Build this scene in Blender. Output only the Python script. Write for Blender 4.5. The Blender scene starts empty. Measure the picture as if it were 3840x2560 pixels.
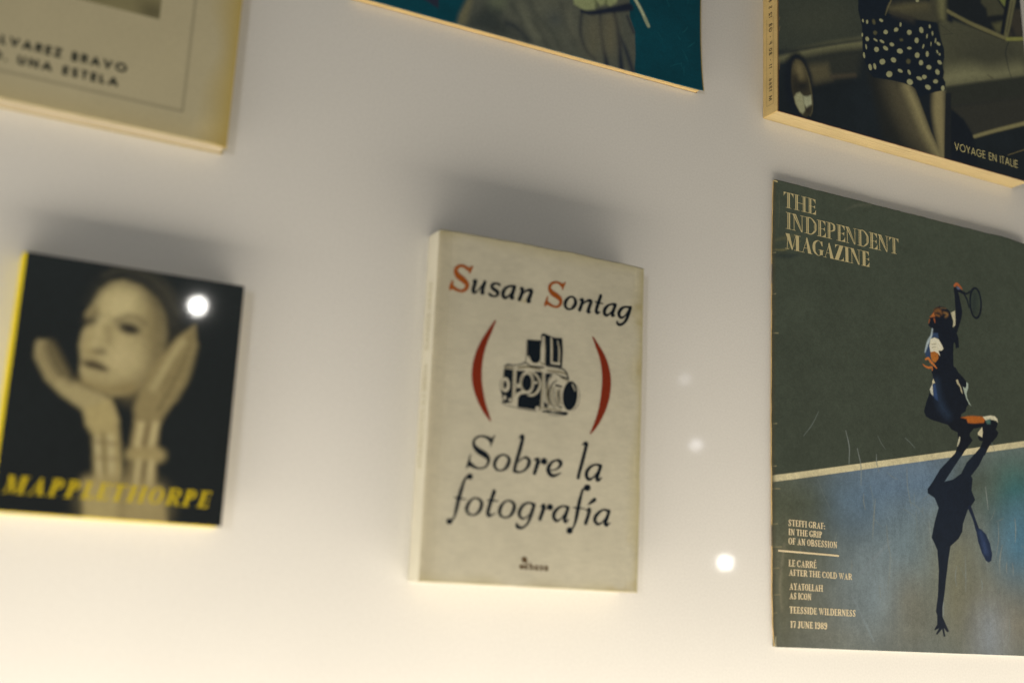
import bpy, math
import numpy as np
from mathutils import Matrix, Vector

# ------------------------------------------------------------------ camera
S = bpy.context.scene
COL = S.collection
cd = bpy.data.cameras.new('camera')
cam = bpy.data.objects.new('camera', cd)
COL.objects.link(cam)
CAM = Vector((-0.4757, -0.5860, 0.0193))
RX = Vector((0.89018729, -0.45331959, 0.04547455))
UP = Vector((-0.13806844, -0.17330513, 0.97514227))
FW = Vector((0.43417012, 0.87433785, 0.21686315))
m = Matrix.Identity(4)
for i in range(3):
    m[i][0], m[i][1], m[i][2], m[i][3] = RX[i], UP[i], -FW[i], CAM[i]
cam.matrix_world = m
cd.sensor_width = 36.0
cd.lens = 41.246
cd.clip_start, cd.clip_end = 0.01, 50
cd.dof.use_dof = True
cd.dof.focus_distance = .785
cd.dof.aperture_fstop = 3.4
cd.dof.aperture_blades = 7
cd.dof.aperture_rotation = 0.3
S.camera = cam

# ------------------------------------------------------------------ light
w = bpy.data.worlds.new('World')
S.world = w
w.use_nodes = True
w.node_tree.nodes['Background'].inputs[0].default_value = (1.0, .92, .76, 1)
w.node_tree.nodes['Background'].inputs[1].default_value = 0.125

def lamp(name, kind, loc, target, energy, color, **kw):
    d = bpy.data.lights.new(name, kind)
    d.energy = energy
    d.color = color
    for k, v in kw.items():
        setattr(d, k, v)
    o = bpy.data.objects.new(name, d)
    COL.objects.link(o)
    o.location = loc
    o.rotation_euler = (Vector(target) - Vector(loc)).to_track_quat('-Z', 'Y').to_euler()
    return o

# the strip of light along the bottom of the display case
lamp('case_strip_light', 'AREA', (-.1, -.15, -.285), (-.1, -.02, .2), 14.3, (1.0, .885, .73),
     shape='RECTANGLE', size=3.0, size_y=.19)
# a lamp of the room, far off to the left
lamp('room_lamp', 'AREA', (-1.5, -1.65, 0.07), (-0.2, 0, 0.2), 5.0, (.95,.95,.97), shape='DISK', size=0.05)
# small spotlights across the room that mirror in the glossy surfaces
def spot_mirror(name, hit, direction, dist, energy, radius, color):
    p = Vector(hit) + Vector(direction).normalized() * dist
    lamp(name, 'POINT', p, hit, energy, color, shadow_soft_size=radius)
spot_mirror('room_spotlight', (-0.365, -0.0121, 0.155), (0.185, -0.956, 0.226), 3.0, 3.0, 0.017, (1, .97, .9))
spot_mirror('room_spotlight', (-0.056, 0, 0.118), (0.577, -0.806, 0.136), 2.2, .11, 0.009, (.95, .95, 1))
spot_mirror('room_spotlight', (-0.065, 0, 0.158), (0.563, -0.804, 0.190), 2.2, .045, 0.009, (.95, .95, 1))
spot_mirror('room_spotlight', (-0.034, 0, 0.049), (0.602, -0.798, 0.040), 2.2, .85, 0.012, (1, .97, .9))

S.view_settings.view_transform = 'Standard'
S.view_settings.look = 'None'
S.view_settings.exposure = 0
S.view_settings.gamma = 1
S.view_settings.use_curve_mapping = False
S.cycles.use_denoising = True
S.cycles.use_light_tree = False
S.cycles.max_bounces = 8
S.cycles.sample_clamp_indirect = 4

# ------------------------------------------------------------------ data
# outlines of the printed pictures and hand-drawn letters, in millimetres on each cover (x right, z up)
ART_author_initials = [
  [[17.71,168.94,1.64],[14.55,170.15,1.19],[11.68,169.22,1.34],[10.44,166.9,1.78],[11.81,164.37,2.49],[14.99,162.52,2.5],[17.51,160.53,1.96],[17.25,158.17,1.49],[15.05,156.28,1.19],[12.29,156.3,1.18],[9.79,157.25,1.62],[8.39,157.75,1.71]],
  [[20.03,170.62,0.78],[19.02,168.64,1.32],[18.75,166.9,0.6]],
  [[9.01,161.16,0.47],[8.6,159.36,1.12],[8.1,156.98,1.18],[7.8,155.84,0.47]],
  [[77.08,168.88,1.59],[74.35,170.1,0.95],[71.7,169.85,1.01],[69.6,168.33,1.2],[68.94,165.97,1.57],[70.62,163.84,2.2],[73.67,162.46,2.27],[76.07,160.79,1.89],[76.33,158.43,1.42],[74.58,156.51,1.01],[71.93,156.26,0.94],[69.42,157,1.25],[67.42,157.65,1.72]],
  [[78.95,170.85,0.45],[77.65,168.74,1.21],[77.34,166.48,0.38]],
  [[67.88,161.37,0.44],[67.5,159.45,0.88],[66.94,157.28,1.25],[66.29,155.62,0.44]],
]
ART_author_lettering = [
  [[21.01,162.56,0.54],[22.54,163.1,1.5],[22.13,160.99,1.62],[21.44,157.83,1.67],[21.97,156.61,1.37],[23.64,157.17,0.6],[25.38,159.48,0.48],[27.41,162.44,0.54]],
  [[28.24,163.3,1.45],[27.5,160.7,1.5],[26.92,158.27,1.56],[26.96,156.88,1.32],[28.3,157.48,0.48]],
  [[37.29,163.23,1.16],[35.2,163.71,0.85],[33.04,162.71,1.21],[32.56,161.23,1.39],[34.13,160.16,1.63],[36.34,158.96,1.64],[36.17,157.36,1.15],[34.33,156.25,0.79],[32.27,156.65,1.27],[31.3,157.14,1.08]],
  [[46.36,163.52,1.23],[43.81,163.35,0.86],[41.32,162,1.16],[39.77,159.45,1.67],[39.88,157.27,1.67],[41.28,156.47,1.22],[43.44,157.98,0.67],[45.54,160.67,0.61]],
  [[46.69,163.37,1.53],[45.65,159.8,1.65],[45.01,157.11,1.59],[46.68,157.17,0.61]],
  [[50.1,162.82,0.62],[51.7,163.08,1.42],[51.34,160.42,1.6],[50.06,156.81,1.54]],
  [[51.38,159.53,0.55],[53.54,161.89,0.74],[55.76,162.96,1.18],[57.45,162.82,1.49],[56.7,160.08,1.67],[55.56,156.79,1.67],[57.17,156.89,0.62]],
  [[82.67,163.19,0.7],[85.22,162.77,1.15],[86.21,160.57,1.66],[85.06,157.97,1.46],[82.94,156.23,0.7],[80.52,156.37,1.08],[79.27,158.29,1.58],[80.08,160.82,1.39],[82.67,163.19,0.7]],
  [[88.78,162.42,0.51],[90.63,162.93,1.35],[90.37,160.61,1.54],[88.99,156.77,1.59]],
  [[90.08,159.35,0.45],[92.54,161.86,0.71],[94.89,163.07,1.22],[96.5,162.87,1.42],[95.67,160.21,1.54],[94.6,156.65,1.54],[96.3,156.73,0.45]],
  [[102.83,167.13,1.49],[101.41,162.93,1.55],[100.17,158.78,1.55],[100.58,156.95,1.48],[102.62,157.63,0.52]],
  [[99.34,163.13,0.58],[101.76,162.99,0.58],[104.36,162.78,0.52]],
  [[112.51,163.49,1.31],[109.72,163.21,0.78],[107.34,161.71,1.17],[105.68,159.31,1.62],[105.74,157.24,1.62],[107.33,156.41,1.17],[109.53,158.06,0.59],[111.55,160.51,0.52]],
  [[113.04,163.35,1.44],[111.9,160.26,1.57],[110.95,157.05,1.56],[112.87,157.25,0.46]],
  [[123.25,163.38,1.19],[119.89,163.24,0.86],[117.12,161.67,1.31],[115.51,158.97,1.64],[116.2,156.98,1.51],[117.96,156.63,0.92],[120.37,158.77,0.53],[121.72,161.14,0.46]],
  [[123.5,163.42,1.52],[122.29,159.68,1.65],[120.79,156.07,1.45],[118.75,153.4,1.05],[116.33,152.25,1.24],[114.64,152.85,1.24],[114.43,154.05,0.52]],
]
ART_title_lettering = [
  [[36.68,76.4,1.69],[34.31,77.77,0.99],[30.93,78.25,0.69],[27.95,77.12,0.75],[26.42,74.76,0.98],[27.01,72.34,1.44],[29.56,70.12,2.01],[32.67,68.77,2.16],[35.2,67.08,1.68],[35.77,64.93,1.16],[34.54,62.35,0.69],[31.88,60.88,0.57],[28.55,60.99,0.8],[26.08,62.07,1.37],[24.54,62.86,1.65]],
  [[38.88,79.62,0.23],[37.15,76.39,0.93],[36.56,73.06,0.23]],
  [[24.99,68.09,0.23],[24.41,64.98,0.74],[23.97,62.21,1.03],[22.83,60.15,0.23]],
  [[44.59,69.49,0.64],[47.28,68.49,1],[48.15,66.63,1.35],[47.06,63.48,1.34],[45.01,61.36,0.76],[42.57,60.73,0.58],[40.39,61.5,0.93],[39.34,63.88,1.33],[40.56,67.03,1.16],[42.77,68.9,0.7],[44.59,69.49,0.64]],
  [[53.45,79.43,0.3],[54.67,80.39,0.89],[55.67,80.5,1.49],[55.56,78.24,1.37],[54.11,72.21,1.42],[52.51,66.48,1.35],[51.62,62.5,1.23],[51.53,61.17,1.17]],
  [[51.58,61.34,1.17],[53.41,60.86,0.88],[55.89,61.22,0.59],[58.33,62.83,0.89],[60.09,65.5,1.36],[60.3,67.75,1.36],[58.66,69.22,0.95],[56.48,68.74,0.59],[53.77,66.31,0.35]],
  [[63.6,68.48,0.54],[65.7,68.96,1.31],[65.44,66.26,1.49],[63.92,61.23,1.37]],
  [[65.46,65.84,0.36],[67.92,67.76,0.36]],
  [[69.44,68.18,2.34],[69.82,68.16,2.34]],
  [[73.97,63.63,0.42],[77.31,64.49,0.54],[79.5,66.38,1.03],[80.24,68.21,1.39],[78.73,69.43,1.21],[76.79,69.31,0.66],[74.27,67.94,1.02],[72.47,64.96,1.56],[72.56,62.71,1.62],[74.56,60.92,1.38],[77.13,61.09,0.9],[80.45,62.85,0.3]],
  [[93.58,79.62,0.31],[94.87,80.53,0.93],[96.2,80.61,1.49],[95.95,78.27,1.36],[94.06,70.9,1.41],[92.16,63.87,1.35],[91.61,61.12,1.34]],
  [[105.78,69.1,1.24],[102.42,69.37,0.68],[99.15,67.64,1.05],[96.93,64.58,1.48],[97.19,61.74,1.47],[99.05,60.76,1.05],[101.65,62.42,0.56],[103.57,64.88,0.37]],
  [[106.02,68.98,1.31],[104.58,64.68,1.42],[103.68,61.73,1.54],[104.71,60.9,1.17],[107.07,62.51,0.25]],
  [[24.84,56.27,0.85],[23.33,55.46,0.74],[21.97,53.18,0.96],[20.49,47.93,1.35],[19.3,43.01,1.46],[18.41,38.13,1.23],[17.46,34.33,0.78],[16.12,32.11,0.56],[14.84,31.62,1.11]],
  [[24.86,55.94,1.93],[25.39,56.04,1.99]],
  [[14.54,31.6,1.89],[15.12,31.72,1.89]],
  [[16.71,44.33,0.39],[19.83,44.12,0.51],[23.55,43.95,0.34]],
  [[29.31,45,0.57],[32.07,43.99,1.03],[32.94,41.9,1.37],[32.06,38.87,1.25],[30.08,36.57,0.74],[27.43,35.92,0.56],[25.3,36.76,0.9],[24.29,38.83,1.3],[25.3,41.86,1.19],[27.26,44.16,0.68],[29.31,45,0.57]],
  [[39.97,49.24,1.44],[38.67,45.05,1.38],[37.39,40.61,1.37],[36.8,37.59,1.43],[37.62,36.3,1.14],[39.71,36.99,0.51],[41.33,37.92,0.23]],
  [[36.28,44.37,0.46],[38.71,44.37,0.52],[42.51,44.47,0.4]],
  [[48.92,45.16,0.58],[51.6,44.13,1.05],[52.48,42.01,1.39],[51.55,38.93,1.28],[49.51,36.61,0.75],[46.78,35.95,0.58],[44.59,36.8,0.92],[43.7,39.18,1.32],[44.63,41.97,1.21],[46.66,44.3,0.69],[48.92,45.16,0.58]],
  [[64.23,44.21,1.12],[61.22,44.87,0.7],[58.15,43.53,0.99],[55.96,40.62,1.34],[55.61,38.14,1.34],[57.26,36.2,0.87],[59.72,36.79,0.53],[61.81,38.86,0.35]],
  [[64.46,44.07,1.3],[63.6,40.91,1.41],[62.22,36.69,1.23],[60.51,33.28,0.76],[57.8,31.19,0.76],[55.63,31.31,1.28],[54.41,32.18,1.16],[54.42,33.82,0.23]],
  [[68.64,43.36,0.47],[70.4,44.24,1.3],[70.14,41.67,1.48],[68.45,36.71,1.35]],
  [[70.31,41.27,0.35],[72.93,43.26,0.36]],
  [[74.19,43.49,2.26],[74.57,43.47,2.26]],
  [[85.57,44.2,1.2],[82.48,44.67,0.66],[79.32,43.18,1.02],[77.04,40.23,1.43],[77.15,37.74,1.43],[78.96,36.34,0.95],[81.47,37.77,0.48],[83.62,40.43,0.36]],
  [[85.81,44.03,1.26],[84.59,40.5,1.38],[83.73,37.65,1.5],[84.59,36.26,1.08],[86.63,37.85,0.24]],
  [[97.73,56.17,0.92],[95.78,55.44,0.79],[94.36,53.62,0.98],[92.92,48.13,1.4],[91.95,43.27,1.51],[91.14,38.73,1.33],[89.99,34.73,0.78],[88.77,32.56,0.6],[87.19,31.62,1.2]],
  [[97.34,55.99,2.33],[98,56.05,2.33]],
  [[86.87,31.6,2.27],[87.51,31.73,2.28]],
  [[89.23,44.42,0.42],[92.24,44.28,0.48],[95.85,44.27,0.36],[97.36,43.25,0.18]],
  [[97.52,43.54,0.43],[99.38,43.96,1.46],[98.77,40.67,1.46],[97.27,36.43,1.46]],
  [[98.33,46.63,0.24],[100.33,48.08,1.1],[102.66,49.79,1.47]],
  [[111.95,44.03,1.24],[108.75,44.65,0.68],[105.81,42.88,1.04],[103.41,40.16,1.47],[103.32,37.89,1.47],[105.36,36.34,0.98],[107.98,37.65,0.49],[110.23,40.36,0.37]],
  [[112.36,44.06,1.3],[111.06,40.41,1.42],[109.98,37.5,1.54],[110.86,36.23,1.11],[113.32,37.73,0.25]],
]
ART_parenthesis_l = [
  [[35.77,142.69,0.89],[32.92,136.85,2.36],[29.48,129.49,3.81],[27.08,121.78,5.09],[26.15,113.96,5.93],[26.69,107.08,5.92],[28.57,100.37,5.04],[31.16,94.46,3.6],[33.91,89.94,2.16],[35.65,87.1,0.87]],
]
ART_parenthesis_r = [
  [[98.45,142.29,0.95],[101.82,136.97,2.68],[105.13,131.49,4.11],[107.36,125.13,5.36],[108.34,117.88,5.98],[107.9,110.49,5.96],[106.6,103.77,5.15],[104.61,97.74,3.88],[101.82,91.66,2.62],[98.75,86.74,0.92]],
]
ART_camera_drawing = [
  ['+','p',[[56.22,134.98],[64.74,135.61],[64.83,124.66],[62.98,122.5],[59.32,122.12],[56.25,125.97]]],
  ['+','s',[[55.84,134.82,0.33],[55.74,126.25,0.33],[55.49,121.69,0.44]]],
  ['+','p',[[64.58,139.23],[66.7,139.99],[71.88,138.67],[73.86,138.52],[78.29,138.94],[78.96,132.2],[78.74,121.85],[68.27,121.89],[63.81,121.38],[65.8,124.79]]],
  ['-','p',[[65.48,138.4],[67.09,138.17],[67.89,130.69],[67.94,122.1],[63.81,121.38],[64.76,123.61],[65.28,130.34]]],
  ['-','s',[[71.32,137.71,1.27],[71.79,131.23,1.49],[71.89,124.19,1.26]]],
  ['-','s',[[75.44,136.69,0.82],[76.63,131.89,1.27],[76.75,123.95,1.19]]],
  ['-','s',[[71.91,123.77,1.26],[77.15,123.76,1.27]]],
  ['-','s',[[57.22,125.75,0.66],[58.49,123.48,0.73],[60.1,121.95,0.66]]],
  ['+','s',[[42.64,118.22,0.5],[44.93,119.27,0.94],[48.34,119.3,0.43],[52.11,120.21,0.51],[55.49,121.62,0.66],[58.63,120.29,0.73],[62.5,120.34,0.81],[66.96,120.4,0.81]]],
  ['+','s',[[68.87,121.41,0.59],[74.17,121.33,0.45],[79.32,121.11,0.82],[81.77,119.31,0.97],[83.3,115.73,0.82]]],
  ['+','p',[[42.48,116.89],[48.08,116.85],[48.24,98.38],[42.94,97.49],[41.53,103.1],[42.01,109.98]]],
  ['-','s',[[45.56,108.09,1.86],[45.48,106.84,1.86],[45.11,105.74,1.86],[44.51,104.96,1.86],[43.78,104.63,1.86],[43.03,104.79,1.85],[42.36,105.41,1.85],[41.89,106.4,1.85],[41.68,107.61,1.85],[41.76,108.87,1.86],[42.13,109.96,1.86],[42.72,110.74,1.86],[43.45,111.08,1.86],[44.21,110.93,1.86],[44.88,110.31,1.86],[45.35,109.31,1.86],[45.56,108.09,1.86]]],
  ['+','p',[[43.92,107.82],[43.9,107.5],[43.82,107.21],[43.68,106.96],[43.5,106.8],[43.3,106.72],[43.09,106.75],[42.89,106.87],[42.73,107.07],[42.62,107.35],[42.57,107.66],[42.59,107.98],[42.67,108.27],[42.81,108.51],[42.99,108.68],[43.2,108.76],[43.41,108.73],[43.6,108.61],[43.76,108.4],[43.87,108.13]]],
  ['-','p',[[44.62,100.75],[44.59,100.32],[44.49,99.93],[44.3,99.61],[44.06,99.39],[43.79,99.29],[43.51,99.32],[43.25,99.49],[43.04,99.76],[42.89,100.12],[42.83,100.54],[42.85,100.96],[42.96,101.35],[43.14,101.67],[43.38,101.89],[43.65,101.99],[43.93,101.96],[44.19,101.8],[44.4,101.52],[44.55,101.16]]],
  ['-','p',[[47.67,99.91],[47.64,99.59],[47.54,99.3],[47.37,99.05],[47.15,98.88],[46.9,98.8],[46.64,98.82],[46.4,98.94],[46.21,99.14],[46.08,99.41],[46.02,99.72],[46.05,100.04],[46.15,100.33],[46.32,100.58],[46.54,100.75],[46.79,100.83],[47.05,100.81],[47.29,100.69],[47.48,100.49],[47.61,100.22]]],
  ['+','s',[[40.51,109.79,0.29],[40.61,106.39,0.28],[41.61,103.11,0.28]]],
  ['+','p',[[50.3,116.69],[65.91,117.82],[66,109.48],[65.32,96.11],[51.73,96.39],[51.86,101.59],[50.19,104.82],[50.03,114.41]]],
  ['-','s',[[49.35,118.12,1.88],[49.32,110.89,1.8],[49.09,104,1.79],[49.22,97.54,3]]],
  ['-','s',[[60.71,111.09,1.6],[60.52,108.95,1.6],[59.79,107.07,1.6],[58.63,105.73,1.59],[57.22,105.14,1.59],[55.78,105.39,1.59],[54.51,106.43,1.59],[53.62,108.11,1.59],[53.24,110.17,1.59],[53.42,112.3,1.59],[54.14,114.18,1.59],[55.3,115.52,1.6],[56.71,116.12,1.6],[58.16,115.89,1.6],[59.43,114.85,1.6],[60.33,113.16,1.6],[60.71,111.09,1.6]]],
  ['-','s',[[56.47,117.03,1.45],[60.34,116.69,1.61],[63.61,114.39,1.61],[65.13,110.76,1.61],[63.95,106.81,1.6],[61.28,104.42,1.6],[58.25,103.65,1.09]]],
  ['+','p',[[59.69,110.79],[59.61,109.37],[59.25,108.05],[58.66,106.98],[57.88,106.24],[56.99,105.91],[56.09,106.02],[55.25,106.57],[54.57,107.49],[54.1,108.7],[53.89,110.07],[53.97,111.49],[54.32,112.8],[54.91,113.88],[55.69,114.63],[56.57,114.96],[57.48,114.86],[58.32,114.31],[59.01,113.39],[59.48,112.17]]],
  ['-','s',[[60.97,111.29,0.95],[62.9,111.36,1.46]]],
  ['-','s',[[50.81,101.47,1.87],[52.5,104.13,1.8],[55.89,105.09,1.59]]],
  ['-','p',[[52.75,108.39],[52.72,107.96],[52.57,107.56],[52.34,107.22],[52.03,106.99],[51.68,106.88],[51.33,106.91],[51,107.06],[50.74,107.33],[50.56,107.69],[50.48,108.11],[50.52,108.54],[50.66,108.94],[50.9,109.27],[51.2,109.5],[51.55,109.61],[51.91,109.59],[52.23,109.43],[52.5,109.16],[52.68,108.8]]],
  ['-','p',[[65.27,97.1],[65.23,96.72],[65.07,96.35],[64.81,96.05],[64.48,95.84],[64.1,95.73],[63.72,95.75],[63.37,95.89],[63.09,96.13],[62.9,96.45],[62.82,96.83],[62.86,97.21],[63.02,97.58],[63.28,97.88],[63.61,98.09],[63.99,98.2],[64.37,98.18],[64.72,98.04],[65.01,97.8],[65.2,97.48]]],
  ['-','s',[[66.78,118.45,1.91],[66.97,109.6,1.9],[66.3,95.71,1.89]]],
  ['+','s',[[65.87,117.81,0.29],[65.96,109.48,0.29],[65.71,95.98,0.29]]],
  ['+','s',[[68.02,116.69,0.29],[68.21,109.75,0.29],[68.07,99.35,0.29]]],
  ['+','p',[[68.48,117.03],[72.96,117.42],[70.52,114.91],[69.42,111.29],[68.88,107.75]]],
  ['+','p',[[68.07,101.25],[70.57,99.98],[70.75,98.45],[68.32,98.17]]],
  ['+','s',[[68.47,117.1,0.33],[74.31,118.01,0.33],[79.5,116.67,0.82],[83.17,116.07,0.9]]],
  ['+','s',[[75.84,114.42,0.44],[72.81,111.7,0.74],[71.28,108.04,0.88],[71.27,104.56,0.88],[72.67,100.91,0.59],[75.12,98.42,0.37]]],
  ['+','s',[[75.37,111.39,1.26],[78.93,111.05,1.04]]],
  ['+','s',[[74.63,110.18,0.44],[74.05,107.33,0.52],[74.91,103.6,0.52],[77.42,99.72,0.52],[79.2,99.41,1.11]]],
  ['+','s',[[77.1,109.44,0.59],[77.18,105.61,0.81],[78.22,101.21,0.44]]],
  ['+','s',[[72.81,116.42,0.26],[70.58,113.52,0.33],[69.56,108.18,0.37],[69.66,102.99,0.33],[71.17,99.7,0.33]]],
  ['+','p',[[89.41,106.75],[89.06,104.13],[88.28,101.74],[87.13,99.83],[85.74,98.57],[84.23,98.08],[82.76,98.42],[81.48,99.54],[80.49,101.33],[79.9,103.63],[79.77,106.21],[80.1,108.82],[80.88,111.21],[82.01,113.14],[83.41,114.42],[84.92,114.93],[86.4,114.61],[87.7,113.48],[88.69,111.67],[89.28,109.35]]],
  ['-','s',[[85.91,113.14,0.82],[87.71,109.84,0.67]]],
  ['+','s',[[85.92,114.9,0.3],[89.43,111.98,0.3],[90.78,107.92,0.3],[89.99,102.21,0.3],[86.95,98.3,0.33]]],
  ['+','s',[[67.46,95.77,0.8],[71.32,95.99,1.46],[73.67,95.84,0.73],[77.57,96,1.32],[82.75,96.26,1.7]]],
  ['+','s',[[71.39,94.48,0.29],[75.29,94.29,0.26],[82.31,95.41,0.3]]],
  ['+','s',[[41.48,98.34,0.32],[43.8,96.91,0.32],[51.76,95.95,0.36],[63.61,95.41,0.43]]],
]
ART_publisher_logo = [
  [[59.88,14.42,2.44],[59.99,14.37,2.44]],
  [[59.15,10.63,0.51],[59.1,10.27,0.51],[58.93,9.95,0.51],[58.66,9.72,0.51],[58.32,9.63,0.51],[57.99,9.69,0.51],[57.69,9.88,0.51],[57.49,10.18,0.51],[57.4,10.54,0.51],[57.45,10.91,0.51],[57.63,11.23,0.51],[57.9,11.45,0.51],[58.23,11.54,0.51],[58.57,11.49,0.51],[58.87,11.3,0.51],[59.07,11,0.51],[59.15,10.63,0.51]],
  [[57.6,10.5,0.38],[58.97,10.48,0.38]],
  [[61.45,10.61,0.51],[61.41,10.25,0.51],[61.26,9.94,0.51],[61.02,9.72,0.51],[60.73,9.64,0.51],[60.43,9.69,0.51],[60.17,9.88,0.51],[59.99,10.18,0.51],[59.91,10.53,0.51],[59.96,10.89,0.51],[60.11,11.2,0.51],[60.35,11.42,0.51],[60.64,11.5,0.51],[60.94,11.45,0.51],[61.19,11.26,0.51],[61.37,10.96,0.51],[61.45,10.61,0.51]],
  [[61.58,12.77,0.59],[61.62,9.54,0.59]],
  [[63.54,12.88,0.59],[63.49,9.46,0.59]],
  [[63.57,10.72,0.44],[64.29,11.54,0.49],[65,11.04,0.57],[64.94,9.47,0.57]],
  [[67.91,10.56,0.52],[67.86,10.2,0.52],[67.7,9.89,0.52],[67.45,9.67,0.52],[67.15,9.58,0.52],[66.84,9.64,0.52],[66.57,9.83,0.52],[66.38,10.12,0.52],[66.3,10.48,0.52],[66.35,10.84,0.52],[66.51,11.15,0.52],[66.76,11.37,0.52],[67.06,11.46,0.52],[67.37,11.4,0.52],[67.64,11.21,0.52],[67.83,10.92,0.52],[67.91,10.56,0.52]],
  [[68.06,11.5,0.57],[68.05,9.51,0.57]],
  [[71.1,11.35,0.44],[70.25,11.67,0.47],[69.58,11.15,0.49],[70.37,10.59,0.54],[71.02,10.02,0.49],[70.28,9.5,0.47],[69.43,9.76,0.41]],
  [[73.93,10.6,0.55],[73.88,10.22,0.55],[73.72,9.9,0.55],[73.45,9.68,0.55],[73.14,9.59,0.54],[72.81,9.65,0.54],[72.53,9.84,0.54],[72.34,10.14,0.54],[72.26,10.51,0.54],[72.31,10.88,0.54],[72.47,11.2,0.55],[72.74,11.43,0.55],[73.05,11.52,0.55],[73.38,11.46,0.55],[73.66,11.26,0.55],[73.85,10.96,0.55],[73.93,10.6,0.55]],
  [[74.14,11.51,0.57],[74.12,9.52,0.57]],
]
ART_camera_shading = [
  [[42.75,117.61,0.72],[48.41,118,0.72]],
  [[51.05,118.34,0.94],[57.13,119.47,0.95],[64.88,119.08,0.88]],
  [[69.56,119.16,0.74],[78.21,119.21,0.89],[81.41,118.38,0.75]],
  [[48.76,117.01,0.36],[48.77,107.39,0.36],[48.76,99.19,0.36]],
  [[50.23,116.51,0.29],[50.28,107.57,0.29],[50.02,102.06,0.29]],
  [[66.5,117.54,0.51],[66.7,107.83,0.51],[66.25,96.73,0.51]],
  [[57.26,116.71,0.36],[60.75,116.12,0.44],[63.57,113.69,0.44],[64.55,110.69,0.44],[63.09,107.05,0.44],[60.89,104.72,0.36]],
  [[54.27,114.95,0.36],[53.34,110.35,0.43],[54.69,106.04,0.36]],
  [[59.27,114.89,0.29],[60.78,111.27,0.36],[59.63,106.98,0.29]],
  [[71.91,137.79,0.37],[72.42,131.31,0.45],[72.56,124.28,0.37]],
  [[75.77,136.38,0.3],[76.9,131.92,0.37],[77.11,124.88,0.3]],
  [[70.28,111.39,0.96],[70.07,107.2,1.1],[70.63,103.1,0.95],[72.33,99.84,0.73]],
  [[73.06,110.34,0.59],[72.65,106.12,0.66],[73.99,102.11,0.59],[76.26,99.25,0.44]],
  [[75.88,108.59,0.59],[76.05,104.43,0.66],[77.39,100.42,0.52]],
  [[78.4,109.59,0.52],[78.16,105.72,0.59],[79.33,100.99,0.52]],
  [[77.93,116.19,0.45],[81.53,115.23,0.6],[83.16,114.38,0.45]],
  [[67.36,97.89,0.51],[71.25,97.64,0.66],[79.08,97.48,0.59]],
  [[41.58,110.95,0.29],[42.11,107.94,0.36],[42.28,104.55,0.29]],
  [[66.8,137.6,0.3],[67.42,130.63,0.3],[67.49,123.61,0.3]],
  [[64.49,123.57,0.59],[65.89,122.7,0.66],[67.46,122.56,0.52]],
]
ART_rule = [
  [[3.73,58,1.1],[26.72,57.93,1.12],[51.54,57.83,1.15]],
]
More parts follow.
